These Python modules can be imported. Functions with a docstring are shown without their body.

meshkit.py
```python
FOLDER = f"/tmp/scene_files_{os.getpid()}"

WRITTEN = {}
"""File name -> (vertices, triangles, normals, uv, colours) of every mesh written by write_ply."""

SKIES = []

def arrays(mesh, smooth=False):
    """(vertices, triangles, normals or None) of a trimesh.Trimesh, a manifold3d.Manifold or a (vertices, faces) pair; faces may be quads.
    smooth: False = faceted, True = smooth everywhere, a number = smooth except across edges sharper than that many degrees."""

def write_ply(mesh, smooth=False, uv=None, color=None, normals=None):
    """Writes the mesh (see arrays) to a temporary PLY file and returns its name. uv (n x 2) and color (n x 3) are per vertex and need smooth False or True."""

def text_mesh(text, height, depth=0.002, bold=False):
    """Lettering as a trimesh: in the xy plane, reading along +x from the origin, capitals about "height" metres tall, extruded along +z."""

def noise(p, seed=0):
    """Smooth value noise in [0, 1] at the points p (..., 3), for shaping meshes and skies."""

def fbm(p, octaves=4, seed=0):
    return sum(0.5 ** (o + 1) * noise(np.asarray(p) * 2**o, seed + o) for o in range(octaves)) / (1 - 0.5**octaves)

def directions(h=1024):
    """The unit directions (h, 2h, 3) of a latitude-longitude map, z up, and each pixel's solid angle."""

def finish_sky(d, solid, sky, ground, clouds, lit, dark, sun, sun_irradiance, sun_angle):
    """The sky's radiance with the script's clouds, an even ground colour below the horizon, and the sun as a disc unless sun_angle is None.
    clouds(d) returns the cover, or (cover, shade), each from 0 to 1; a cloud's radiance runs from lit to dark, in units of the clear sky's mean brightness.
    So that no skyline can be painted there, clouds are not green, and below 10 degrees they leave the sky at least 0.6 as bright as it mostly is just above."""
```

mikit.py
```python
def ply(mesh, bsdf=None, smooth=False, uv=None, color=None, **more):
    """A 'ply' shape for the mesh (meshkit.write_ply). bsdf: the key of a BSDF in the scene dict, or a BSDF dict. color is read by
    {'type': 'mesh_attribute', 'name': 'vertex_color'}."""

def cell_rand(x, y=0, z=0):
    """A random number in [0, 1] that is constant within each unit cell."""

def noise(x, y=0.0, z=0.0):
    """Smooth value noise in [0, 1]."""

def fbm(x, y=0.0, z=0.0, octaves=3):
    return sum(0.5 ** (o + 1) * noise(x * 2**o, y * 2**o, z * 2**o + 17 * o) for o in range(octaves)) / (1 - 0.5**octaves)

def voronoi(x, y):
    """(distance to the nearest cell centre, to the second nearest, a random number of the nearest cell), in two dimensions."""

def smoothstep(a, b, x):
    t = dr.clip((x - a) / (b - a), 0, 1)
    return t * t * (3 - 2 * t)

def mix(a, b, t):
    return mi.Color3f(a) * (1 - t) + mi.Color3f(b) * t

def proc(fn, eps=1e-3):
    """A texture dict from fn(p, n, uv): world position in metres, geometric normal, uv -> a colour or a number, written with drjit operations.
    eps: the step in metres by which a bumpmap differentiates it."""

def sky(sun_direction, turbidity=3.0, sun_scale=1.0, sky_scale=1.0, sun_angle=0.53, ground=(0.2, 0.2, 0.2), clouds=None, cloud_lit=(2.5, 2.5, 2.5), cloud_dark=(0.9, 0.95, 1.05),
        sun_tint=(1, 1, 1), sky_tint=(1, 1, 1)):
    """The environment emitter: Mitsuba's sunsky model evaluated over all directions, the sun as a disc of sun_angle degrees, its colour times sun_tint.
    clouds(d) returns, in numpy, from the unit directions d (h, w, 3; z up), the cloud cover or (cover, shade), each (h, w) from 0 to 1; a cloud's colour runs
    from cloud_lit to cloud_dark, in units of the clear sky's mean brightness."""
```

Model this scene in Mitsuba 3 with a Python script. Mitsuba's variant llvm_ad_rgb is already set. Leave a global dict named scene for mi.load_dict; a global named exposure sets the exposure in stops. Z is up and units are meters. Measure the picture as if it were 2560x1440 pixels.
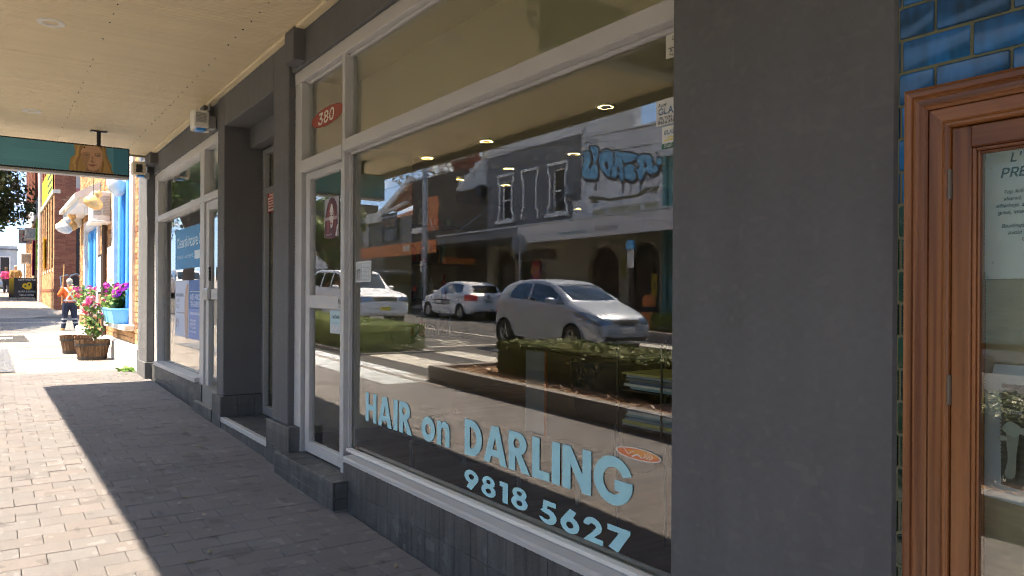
import math, random
import numpy as np, trimesh, shapely, manifold3d
import drjit as dr
import mitsuba as mi
import mikit, meshkit
from mikit import proc, noise, fbm, voronoi, cell_rand, smoothstep, mix
from shapely.geometry import Polygon, Point, LineString, box as sbox
from shapely import affinity
from shapely.ops import unary_union

T = mi.ScalarTransform4f
scene, labels = {"type": "scene"}, {}
RNG = np.random.default_rng(7)
random.seed(7)

# ---------------------------------------------------------------- camera, sky, exposure
CAM = np.array([-1.88, 0.0, 1.40])
YAW, ROLL = 0.608, -0.00555
_f = np.array([math.sin(YAW), math.cos(YAW), 0.0])
_r = np.cross(_f, [0, 0, 1.0])
_u = math.cos(ROLL) * np.array([0, 0, 1.0]) + math.sin(ROLL) * _r
scene["camera"] = {
    "type": "perspective", "fov_axis": "x", "fov": math.degrees(2 * math.atan(1280 / 1880)),
    "near_clip": 0.05, "far_clip": 1500.0, "principal_point_offset_y": -21 / 1440,
    "to_world": T().look_at(origin=CAM.tolist(), target=(CAM + _f).tolist(), up=_u.tolist()),
}
SUN = np.array([-1.9, 0.35, 3.15])


def clouds(d):
    p = d / np.maximum(d[..., 2:3], 0.08)
    n = meshkit.fbm(np.stack([p[..., 0] * 0.9 + 3.0, p[..., 1] * 0.9, 0 * p[..., 0]], -1), 5, 3)
    m = meshkit.fbm(np.stack([p[..., 0] * 2.3, p[..., 1] * 2.3 + 9, 0 * p[..., 0]], -1), 4, 5)
    cover = np.clip((n - 0.52) / 0.16, 0, 1)
    cover = cover * cover * (3 - 2 * cover)
    return cover * 0.92, np.clip(0.65 - m, 0, 1) * 0.7


scene["sky"] = mikit.sky(SUN.tolist(), turbidity=3.0, clouds=clouds, cloud_lit=(2.6, 2.6, 2.6), cloud_dark=(1.2, 1.25, 1.35))
exposure = 3.2

# ---------------------------------------------------------------- helpers
SLOPE, Y0 = 0.0256, 3.4


def gz(y, off=0.0):
    """Height of the street, which climbs along +y."""
    return SLOPE * (y - Y0) + off


def gf(y):
    """Height of the footpath by the shops: it dips at the side street, then climbs to the street's level again."""
    return np.interp(y, [-400, 12, 14, 26.8, 29, 31.9, 32, 34, 900], [gz(-400), gz(12), 0.225, 0.20, 0.15, 0.44, 0.53, gz(34), gz(900)])


NUM, USED = {}, set()


def uniq(key):
    if key not in USED:
        USED.add(key)
        return key
    n = NUM.get(key, 0) + 1
    NUM[key] = n
    k = f"{key}_{n:03d}"
    USED.add(k)
    return k


def thing(name, label, cat, group=None):
    k = uniq(name)
    labels[k] = {"label": label, "category": cat}
    if group:
        labels[k]["group"] = group
    return k


def obj(name, mesh, bsdf, parent=None, smooth=False, to_world=None, label=None, kind=None, color=None, uv=None, **more):
    """One entry of the scene; a mesh or a ready ply dict."""
    k = uniq((parent + "__" if parent else "") + name)
    d = dict(mesh) if isinstance(mesh, dict) else mikit.ply(mesh, bsdf, smooth=smooth, color=color, uv=uv, **more)
    if to_world is not None:
        d["to_world"] = to_world
    scene[k] = d
    if label or kind:
        labels.setdefault(k, {})
        if label:
            labels[k]["label"] = label
        if kind:
            labels[k]["kind"] = kind
    return k


def struct(name, mesh, bsdf, label=None, **kw):
    return obj(name, mesh, bsdf, kind="structure", label=label, **kw)


def tagged(name, mesh, bsdf, label, cat, group=None, **kw):
    k = obj(name, mesh, bsdf, **kw)
    labels[k] = {"label": label, "category": cat}
    if group:
        labels[k]["group"] = group
    return k


def cat(*ms):
    ms = [m for m in ms if m is not None]
    return trimesh.util.concatenate([trimesh.Trimesh(m.vertices, m.faces, process=False) for m in ms])


def box(x0, x1, y0, y1, z0, z1, b=0.0):
    """Axis-aligned box, with chamfered edges if b > 0 (44 triangles)."""
    lo, hi = np.minimum([x0, y0, z0], [x1, y1, z1]), np.maximum([x0, y0, z0], [x1, y1, z1])
    if b <= 0:
        m = trimesh.creation.box(extents=hi - lo)
        m.apply_translation((lo + hi) / 2)
        return m
    b = min(b, 0.45 * float((hi - lo).min()))
    pts = []
    for i in (0, 1):
        for j in (0, 1):
            for k in (0, 1):
                c = np.where([i, j, k], hi, lo)
                s = np.where([i, j, k], -1, 1)
                for ax in range(3):
                    p = c.astype(float) + s * b
                    p[ax] = c[ax]
                    pts.append(p)
    return trimesh.convex.convex_hull(np.array(pts))


def sloped(x0, x1, y0, y1, h0, h1, g=gz):
    """A slab that follows the street's slope: heights h0, h1 above it."""
    v = []
    for y in (y0, y1):
        for x in (x0, x1):
            for h in (h0, h1):
                v.append((x, y, g(y) + h))
    return trimesh.convex.convex_hull(np.array(v))


def sheet(x0, x1, y0, y1, h, ny=1):
    ys = np.linspace(y0, y1, ny + 1)
    v, f = [], []
    for y in ys:
        v += [(x0, y, gz(y, h)), (x1, y, gz(y, h))]
    for i in range(ny):
        a = 2 * i
        f += [(a, a + 1, a + 3), (a, a + 3, a + 2)]
    m = trimesh.Trimesh(np.array(v, float), np.array(f), process=False)
    if m.face_normals[0][2] < 0:
        m.invert()
    return m


def dished(x0, xm, x1, y0, y1, h, ny):
    """A sheet at the street's level along x0 that falls to the footpath's level at xm."""
    ys = np.linspace(y0, y1, ny + 1)
    V = np.array([(x, y, (gz(y) if x == x0 else gf(y)) + h) for y in ys for x in (x0, xm, x1)])
    F = []
    for i in range(ny):
        for j in range(2):
            a = 3 * i + j
            F += [(a, a + 1, a + 4), (a, a + 4, a + 3)]
    m = trimesh.Trimesh(V, F, process=False)
    if m.face_normals[0][2] < 0:
        m.invert()
    return m


def cyl(p, q, r, r2=None, n=16, cap=True):
    """Frustum from p to q."""
    p, q = np.asarray(p, float), np.asarray(q, float)
    r2 = r if r2 is None else r2
    d = (q - p) / np.linalg.norm(q - p)
    a = np.cross(d, [0, 0, 1.0] if abs(d[2]) < 0.9 else [1.0, 0, 0])
    a /= np.linalg.norm(a)
    b = np.cross(d, a)
    t = np.arange(n) * 2 * np.pi / n
    ring = np.cos(t)[:, None] * a + np.sin(t)[:, None] * b
    v = np.vstack([p + r * ring, q + r2 * ring, [p], [q]])
    f = []
    for i in range(n):
        j = (i + 1) % n
        f += [(i, j, n + j), (i, n + j, n + i)]
        if cap:
            f += [(j, i, 2 * n), (n + i, n + j, 2 * n + 1)]
    return trimesh.Trimesh(v, np.array(f), process=False)


def tube(pts, r, n=8):
    return cat(*[cyl(a, b, r, n=n) for a, b in zip(pts[:-1], pts[1:]) if np.linalg.norm(np.subtract(a, b)) > 1e-6])


def lathe(profile, n=24, axis=2):
    """Revolve (radius, height) pairs about z (or another axis)."""
    pr = np.array(profile, float)
    t = np.arange(n) * 2 * np.pi / n
    v = np.stack([pr[:, 0][:, None] * np.cos(t), pr[:, 0][:, None] * np.sin(t), np.repeat(pr[:, 1][:, None], n, 1)], -1).reshape(-1, 3)
    f = []
    for i in range(len(pr) - 1):
        for j in range(n):
            k = (j + 1) % n
            a, b, c, d = i * n + j, i * n + k, (i + 1) * n + k, (i + 1) * n + j
            f += [(a, b, c), (a, c, d)]
    m = trimesh.Trimesh(v, np.array(f), process=False)
    if axis == 0:
        m.vertices = m.vertices[:, [2, 0, 1]]
    if axis == 1:
        m.vertices = m.vertices[:, [1, 2, 0]]
    return m


def prism(poly, h, basis=None, origin=(0, 0, 0)):
    """Extrude a shapely polygon by h; basis = (ua, ub, un) directions."""
    gs = [g for g in getattr(poly, "geoms", [poly]) if g.area > 1e-9]
    m = cat(*[trimesh.creation.extrude_polygon(g, h, engine="earcut") for g in gs])
    if basis is not None:
        B = np.array(basis, float)
        m.vertices = m.vertices @ B + np.array(origin, float)
        if np.linalg.det(B) < 0:
            m.invert()
    return m


FACING_STREET = ((0, -1, 0), (0, 0, 1), (-1, 0, 0))   # on our facade, read from the street: +a is -y
FACING_CAM = ((1, 0, 0), (0, 0, 1), (0, -1, 0))       # on a panel facing -y
FACING_US = ((0, 1, 0), (0, 0, 1), (1, 0, 0))         # across the street, facing +x


def flat(layers, basis, origin, step=0.0006):
    """Flat print: [(polygon or text mesh, colour)], each layer a little above the one before; one mesh with vertex colours."""
    B, o = np.array(basis, float), np.array(origin, float)
    vs, fs, cs, n = [], [], [], 0
    for i, (g, c) in enumerate(layers):
        if isinstance(g, trimesh.Trimesh):
            keep = g.face_normals[:, 2] > 0.9
            m = g.submesh([np.nonzero(keep)[0]], append=True) if keep.any() else g
            v2, f2 = m.vertices[:, :2], m.faces
            parts = [(v2, f2)]
        else:
            parts = []
            for q in getattr(g, "geoms", [g]):
                if q.geom_type == "Polygon" and q.area > 1e-9:
                    parts.append(trimesh.creation.triangulate_polygon(q, engine="earcut"))
        for v2, f2 in parts:
            v3 = np.column_stack([v2, np.full(len(v2), (i + 1) * step)]) @ B + o
            m = trimesh.Trimesh(v3, np.asarray(f2), process=False)
            if len(m.faces) and (m.face_normals @ B[2]).mean() < 0:
                m.invert()
            vs.append(v3); fs.append(m.faces + n); cs.append(np.tile(np.array(c, float), (len(v3), 1))); n += len(v3)
    return trimesh.Trimesh(np.vstack(vs), np.vstack(fs), process=False), np.vstack(cs)


def text(s, h, bold=False, sx=1.0, shear=0.0, at=(0, 0), center=False, depth=0.002):
    m = meshkit.text_mesh(s, h, depth, bold)
    m.vertices[:, 0] += shear * m.vertices[:, 1]
    m.vertices[:, 0] *= sx
    if center:
        m.vertices[:, 0] -= m.vertices[:, 0].mean() * 0 + (m.bounds[0][0] + m.bounds[1][0]) / 2
    m.vertices[:, 0] += at[0]
    m.vertices[:, 1] += at[1]
    return m


def printed(name, layers, basis, origin, label, catg, parent=None, bsdf="print", group=None, step=0.0006):
    m, c = flat(layers, basis, origin, step)
    k = obj(name, m, bsdf, parent=parent, color=c)
    if parent is None:
        labels[k] = {"label": label, "category": catg}
        if group:
            labels[k]["group"] = group
    elif label:
        labels[k] = {"label": label}
    return k


def hull_chain(joints, bones):
    """Smooth organic body: hulls of spheres between joints."""
    M = manifold3d.Manifold
    out = []
    for a, b in bones:
        (pa, ra), (pb, rb) = joints[a], joints[b]
        sa = M.sphere(ra, 20).translate(tuple(map(float, pa)))
        sb = M.sphere(rb, 20).translate(tuple(map(float, pb)))
        out.append(M.batch_hull([sa, sb]))
    return M.batch_boolean(out, manifold3d.OpType.Add)


def organic(man, edge=0.02, it=12):
    man = man.refine_to_length(edge)
    g = man.to_mesh()
    m = trimesh.Trimesh(g.vert_properties[:, :3], g.tri_verts, process=True)
    trimesh.smoothing.filter_taubin(m, iterations=it)
    return m


def leaves(points, normals, size, rng, cols, jitter=0.7, aspect=0.55):
    """Quads (two triangles) with random tilt; returns mesh and vertex colours."""
    n = len(points)
    nr = normals + rng.normal(0, jitter, (n, 3))
    nr /= np.linalg.norm(nr, axis=1, keepdims=True) + 1e-9
    a = np.cross(nr, rng.normal(0, 1, (n, 3)))
    a /= np.linalg.norm(a, axis=1, keepdims=True) + 1e-9
    b = np.cross(nr, a)
    s = size * rng.uniform(0.6, 1.3, (n, 1))
    a, b = a * s, b * s * aspect
    v = np.stack([points - a, points + b * 0.9 + a * 0.1, points + a, points - b * 0.9 + a * 0.1], 1).reshape(-1, 3)
    i = np.arange(n)[:, None] * 4
    f = np.concatenate([i + [0, 1, 2], i + [0, 2, 3]], 1).reshape(-1, 3)
    c = np.asarray(cols)[rng.integers(0, len(cols), n)] * rng.uniform(0.75, 1.25, (n, 1))
    return trimesh.Trimesh(v, f, process=False), np.repeat(c, 4, 0)


# ---------------------------------------------------------------- materials
def C3(r, g, b):
    return {"type": "rgb", "value": [r, g, b]}


def pbr(name, color, rough=0.6, metal=0.0, spec=0.5, coat=0.0, bump=None, bscale=0.001, two=True, **more):
    d = {"type": "principled", "base_color": C3(*color) if isinstance(color, tuple) else color, "roughness": rough, "metallic": metal, "specular": spec}
    if coat:
        d |= {"clearcoat": coat, "clearcoat_gloss": 0.95}
    d |= more
    if bump is not None:
        d = {"type": "bumpmap", "arbitrary": bump, "scale": bscale, "bsdf": d}
    scene[name] = {"type": "twosided", "bsdf": d} if two else d


VC = {"type": "mesh_attribute", "name": "vertex_color"}


def m_render(p, n, uv):
    """Painted render: fine roller texture, faint vertical brushing, small scuffs."""
    g = fbm(p.x * 60 + p.z * 3, p.y * 60, p.z * 55, 3)
    s = fbm(p.y * 14 + 5, p.x * 14, p.z * 1.3, 3)
    b = fbm(p.y * 1.7 + 3, p.z * 1.5, p.x, 3)
    sc = smoothstep(0.76, 0.79, fbm(p.y * 21, p.z * 30, p.x * 21 + 3, 2)) * 0.30
    sc = dr.maximum(sc, smoothstep(0.90, 0.93, noise(p.y * 31, p.z * 27, p.x * 9)) * 0.35)
    k = 0.90 + 0.16 * (g - 0.5) + 0.16 * (s - 0.5) + 0.20 * (b - 0.5)
    return mi.Color3f(0.132, 0.135, 0.142) * k * (1 - sc) + mi.Color3f(0.16, 0.155, 0.15) * sc


def m_render_h(p, n, uv):
    return fbm(p.x * 150, p.y * 150, p.z * 150, 2)


def m_tile(p, n, uv):
    g = fbm(p.y * 90, p.x * 90, p.z * 90, 3)
    s = fbm(p.y * 30, p.x * 30 + 2, p.z * 2.5, 3)
    c = cell_rand(p.y / 0.15 + 0.13, p.x / 0.3, p.z / 0.167)
    k = 0.80 + 0.25 * (g - 0.5) + 0.5 * (s - 0.5) + 0.22 * (c - 0.5)
    wh = smoothstep(0.66, 0.76, fbm(p.y * 11 + 1, p.x * 11, p.z * 9, 3)) * 0.22
    return mi.Color3f(0.108, 0.113, 0.115) * k * (1 - wh) + mi.Color3f(0.24, 0.26, 0.26) * wh


def m_paver(p, n, uv):
    row = dr.floor(p.y / 0.172)
    c = cell_rand(p.x / 0.232 + 0.5 * (row - 2 * dr.floor(row / 2)), row, 3)
    c2 = cell_rand(p.x / 0.232 + 0.5 * (row - 2 * dr.floor(row / 2)), row, 8)
    g = fbm(p.x * 240, p.y * 240, 0, 2)
    st = fbm(p.x * 2.1, p.y * 2.1, 0, 4)
    gum = smoothstep(0.83, 0.85, noise(p.x * 11, p.y * 11, 4)) * 0.22
    pale = smoothstep(0.86, 0.88, noise(p.x * 17, p.y * 13, 9)) * 0.20
    base = mix((0.192, 0.178, 0.176), (0.180, 0.177, 0.182), c2)
    k = 0.92 + 0.09 * (c - 0.5) + 0.22 * (g - 0.5) + 0.22 * (st - 0.5)
    return base * k * (1 - gum) + mi.Color3f(0.2, 0.2, 0.2) * pale


def m_concrete(p, n, uv):
    g = fbm(p.x * 160, p.y * 160, p.z * 160, 2)
    st = fbm(p.x * 1.3, p.y * 1.3, p.z * 2, 4)
    return mi.Color3f(0.30, 0.275, 0.245) * (0.85 + 0.3 * (g - 0.5) + 0.5 * (st - 0.5))


def m_asphalt(p, n, uv):
    g = fbm(p.x * 130, p.y * 130, 0, 2)
    v, v2, r = voronoi(p.x * 60, p.y * 60)
    st = fbm(p.x * 0.7, p.y * 0.25, 0, 4)
    cr = 1 - smoothstep(0.0, 0.02, dr.abs(fbm(p.x * 0.8 + 4, p.y * 0.8, 0, 4) - 0.5)) * 0.0
    return mi.Color3f(0.082, 0.079, 0.076) * cr * (0.8 + 0.35 * (g - 0.5) + 0.5 * (st - 0.5) + 0.35 * (r - 0.5))


def m_roadpaint(p, n, uv):
    w = smoothstep(0.56, 0.66, fbm(p.x * 34, p.y * 34, 0, 4)) * 0.75
    return mix((0.62, 0.59, 0.50), (0.10, 0.095, 0.09), w)


def m_soffit(p, n, uv):
    st = fbm(p.x * 0.8, p.y * 0.8, 2, 4)
    bd = cell_rand(p.y / 0.06, 1, 5)
    return mi.Color3f(0.78, 0.665, 0.45) * (0.97 + 0.07 * (st - 0.5) + 0.05 * (bd - 0.5))


def _wood(a, l, c):
    w = fbm(a * 9, c * 9, l * 0.5, 3)
    r = fbm(a * 120 + 9 * w, c * 120, l * 2.2, 3)
    q = fbm(a * 34 + 3, c * 34, l * 0.8, 3)
    k = smoothstep(0.34, 0.68, q)
    col = mix((0.15, 0.048, 0.018), (0.34, 0.135, 0.045), k)
    worn = smoothstep(0.66, 0.74, fbm(a * 60, c * 60 + 7, l * 1.1, 3)) * 0.35
    return (col * (0.72 + 0.6 * (r - 0.2))) * (1 - worn) + mi.Color3f(0.36, 0.19, 0.10) * worn


def m_wood_v(p, n, uv):
    return _wood(p.y + p.x, p.z, p.x * 2)


def m_wood_h(p, n, uv):
    return _wood(p.z + p.x, p.y, p.x * 2)


def _glaze(p, a, b, c):
    row = dr.floor((p.z + 0.0145) / 0.0825)
    off = 0.5 * (row - 2 * dr.floor(row / 2))
    r = cell_rand((p.y - 0.0) / 0.166 + off, row, 1)
    s = fbm(p.y * 46 + 13 * r, p.z * 9 + 5 * r, row, 3)
    t = fbm(p.y * 7 + 31 * r, p.z * 16, row + 4, 3)
    k = dr.clip(0.35 + 1.1 * (s - 0.5) + 1.5 * (t - 0.45) + 0.5 * (r - 0.5), 0, 1)
    return mix(a, b, k) * (0.9 + 0.3 * r)


def m_blue(p, n, uv):
    return _glaze(p, (0.010, 0.050, 0.11), (0.014, 0.12, 0.33), 0)


def m_green(p, n, uv):
    return _glaze(p, (0.006, 0.022, 0.016), (0.020, 0.058, 0.034), 0)


def m_brick_p(p, n, uv):
    row = dr.floor(p.z / 0.086)
    off = 0.5 * (row - 2 * dr.floor(row / 2))
    r = cell_rand((p.y + p.x) / 0.24 + off, row, 2)
    r2 = cell_rand((p.y + p.x) / 0.24 + off, row, 6)
    g = fbm(p.y * 70 + p.x * 50, p.z * 70, 1, 3)
    col = mix((0.36, 0.185, 0.085), (0.47, 0.30, 0.15), r)
    return mix(col, (0.26, 0.12, 0.06), smoothstep(0.80, 0.90, r2)) * (0.75 + 0.5 * g)


def m_brick_d(p, n, uv):
    row = dr.floor(p.z / 0.086)
    off = 0.5 * (row - 2 * dr.floor(row / 2))
    r = cell_rand((p.y + p.x) / 0.24 + off, row, 2)
    g = fbm(p.y * 40 + p.x * 40, p.z * 40, 1, 3)
    mort = dr.maximum(1 - smoothstep(0.03, 0.06, p.z / 0.086 - row), 0.0)
    st = fbm(p.y * 0.6 + p.x, p.z * 0.6, 3, 3)
    return mix(mix((0.21, 0.075, 0.045), (0.30, 0.12, 0.07), r), (0.30, 0.25, 0.21), mort * 0.6) * (0.6 + 0.4 * g + 0.4 * st)


def m_old(p, n, uv):
    """Old white-ish painted wall, with streaks and patches."""
    s = fbm(p.y * 5, p.x * 5, p.z * 0.6, 4)
    b = fbm(p.y * 0.9, p.x, p.z * 0.9 + 4, 4)
    return mi.Color3f(1, 1, 1) * (0.80 + 0.30 * (s - 0.5) + 0.45 * (b - 0.5))


def tinted(fn, c):
    def f(p, n, uv):
        return fn(p, n, uv) * mi.Color3f(*c)
    return f


def m_mulch(p, n, uv):
    v, v2, r = voronoi(p.x * 38, p.y * 38)
    return mix((0.10, 0.05, 0.025), (0.34, 0.20, 0.10), r) * (0.6 + 0.6 * smoothstep(0.02, 0.2, v2 - v))


def m_rtile(p, n, uv):
    r = cell_rand(p.y / 0.22, p.z / 0.16, 3)
    e = dr.minimum(smoothstep(0.0, 0.2, p.z / 0.16 - dr.floor(p.z / 0.16)), 1.0)
    return mix((0.20, 0.085, 0.05), (0.33, 0.15, 0.09), r) * (0.6 + 0.4 * e)


pbr("render_grey", proc(m_render), 0.75, bump=proc(m_render_h, 2e-3), bscale=0.0012)
pbr("tile_grey", proc(m_tile), 0.5)
pbr("grout", (0.24, 0.235, 0.22), 0.9)
pbr("paver", proc(m_paver), 0.8)
pbr("paver_bed", (0.155, 0.145, 0.135), 0.95)
pbr("concrete", proc(m_concrete), 0.85)
pbr("asphalt", proc(m_asphalt), 0.85)
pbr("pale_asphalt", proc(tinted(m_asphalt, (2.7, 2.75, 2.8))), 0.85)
pbr("roadpaint", proc(m_roadpaint), 0.7)
pbr("soffit_paint", proc(m_soffit), 0.55)
pbr("wood_v", proc(m_wood_v), 0.38, coat=0.25)
pbr("wood_h", proc(m_wood_h), 0.38, coat=0.25)
pbr("glaze_blue", proc(m_blue), 0.12, spec=0.45)
pbr("glaze_green", proc(m_green), 0.09, spec=0.6)
pbr("grout_green", (0.15, 0.155, 0.095), 0.8)
pbr("brick_tan", proc(m_brick_p), 0.85)
pbr("brick_dark", proc(m_brick_d), 0.85)
pbr("mortar", (0.45, 0.36, 0.25), 0.9)
pbr("aluminium", (0.50, 0.50, 0.50), 0.42)
pbr("white_paint", (0.78, 0.77, 0.74), 0.5)
pbr("cream", (0.66, 0.60, 0.48), 0.7)
pbr("olive_wall", (0.48, 0.45, 0.30), 0.75)
pbr("blue_paint", (0.035, 0.25, 0.68), 0.35)
pbr("blue_light", (0.18, 0.52, 0.78), 0.4)
pbr("black", (0.018, 0.018, 0.02), 0.45)
pbr("dark", (0.035, 0.033, 0.032), 0.6)
pbr("brown_dark", (0.075, 0.048, 0.035), 0.6)
pbr("steel", (0.55, 0.55, 0.56), 0.28, metal=1.0)
pbr("galv", (0.42, 0.43, 0.44), 0.5, metal=0.6)
pbr("gutter", (0.17, 0.155, 0.11), 0.6)
pbr("print", VC, 0.5)
pbr("print_gloss", VC, 0.22)
pbr("matte", VC, 0.8)
pbr("leaf", VC, 0.5)
pbr("mulch", proc(m_mulch), 0.9)
pbr("wall_brown", proc(tinted(m_old, (0.125, 0.108, 0.082))), 0.85)
pbr("wall_white", proc(tinted(m_old, (0.90, 0.88, 0.84))), 0.8)
pbr("wall_cream", proc(tinted(m_old, (0.52, 0.47, 0.33))), 0.8)
pbr("wall_slate", proc(tinted(m_old, (0.23, 0.235, 0.24))), 0.8)
pbr("wall_pale", proc(tinted(m_old, (0.62, 0.67, 0.69))), 0.8)
pbr("wall_teal", proc(tinted(m_old, (0.24, 0.46, 0.43))), 0.7)
pbr("wall_tan", proc(tinted(m_old, (0.50, 0.40, 0.25))), 0.8)
pbr("orange", (0.62, 0.19, 0.05), 0.5)
pbr("roof_tile", proc(m_rtile), 0.8)
pbr("bark", (0.13, 0.095, 0.07), 0.9)
pbr("rubber", (0.022, 0.022, 0.023), 0.7)
pbr("alloy", (0.50, 0.50, 0.51), 0.35, metal=0.8)
pbr("car_silver", (0.43, 0.475, 0.54), 0.30, metal=0.35, coat=1.0)
pbr("car_white", (0.72, 0.74, 0.76), 0.35, coat=1.0)
pbr("car_black", (0.02, 0.021, 0.022), 0.35, coat=1.0)
pbr("car_trim", (0.03, 0.03, 0.032), 0.55)
pbr("lamp_clear", (0.17, 0.23, 0.31), 0.12, metal=0.7, coat=1.0)
pbr("lamp_red", (0.42, 0.022, 0.02), 0.2, coat=1.0)
pbr("skin", (0.50, 0.29, 0.20), 0.6)
pbr("shell_white", (0.80, 0.78, 0.72), 0.45)
pbr("gourd", (0.72, 0.44, 0.17), 0.45)
pbr("barrel", proc(tinted(m_wood_v, (0.50, 0.75, 1.1))), 0.8)
scene["pane"] = {"type": "thindielectric", "int_ior": 1.85, "specular_transmittance": C3(0.84, 0.88, 0.83)}
scene["car_glass"] = {"type": "thindielectric", "int_ior": 1.6, "specular_transmittance": C3(0.16, 0.21, 0.205)}


def lamp(rad):
    return {"type": "area", "radiance": C3(*rad)}

# ================================================================ ground and streets
_pieces = {}


def piece(parent, name, x0, x1, y0, y1, z0, z1, bsdf, b=0.003, rot=None, label=None):
    """A chamfered block placed by its centre; alike blocks share one ply."""
    ext = tuple(round(float(a), 3) for a in (x1 - x0, y1 - y0, z1 - z0))
    key = (ext, bsdf, b)
    if key not in _pieces:
        e = np.array(ext) / 2
        _pieces[key] = mikit.ply(box(-e[0], e[0], -e[1], e[1], -e[2], e[2], b), bsdf)
    t = T().translate([(x0 + x1) / 2, (y0 + y1) / 2, (z0 + z1) / 2])
    if rot is not None:
        t = t @ rot
    return obj(name, _pieces[key], None, parent=parent, to_world=t, label=label)


def tilt(rx_, ry_):
    return T().rotate([1, 0, 0], rx_).rotate([0, 1, 0], ry_)


KERB = -3.2
struct("ground", sheet(-300, 300, -300, 900, -0.6), "concrete")
struct("road", sheet(-15.2, KERB - 0.16, -60, 300, -0.12), "asphalt", "dark asphalt street climbing away past the shops")
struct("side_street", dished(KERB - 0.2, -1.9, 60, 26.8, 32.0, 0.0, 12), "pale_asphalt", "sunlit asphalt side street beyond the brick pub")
FOOT = struct("footpath", sheet(KERB, 0.6, -34, 13.0, -0.03), "paver_bed", "brick paved footpath under the awning, sunlit at the kerb side")
struct("concrete_footpath", (dished(KERB, -1.9, 40, 13.0, 26.8, 0.004, 16)), "concrete", "sunlit concrete footpath outside the brick pub")
struct("far_footpath", cat(dished(-3.4, -1.9, 40, 32.0, 34.0, 0.0, 4), sheet(-3.4, 40, 34.0, 300, 0.0)), "concrete", "footpath climbing beyond the side street")
struct("opposite_footpath", sheet(-18.6, -15.2, -40, 300, 0.02), "concrete", "footpath across the street")
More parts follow.
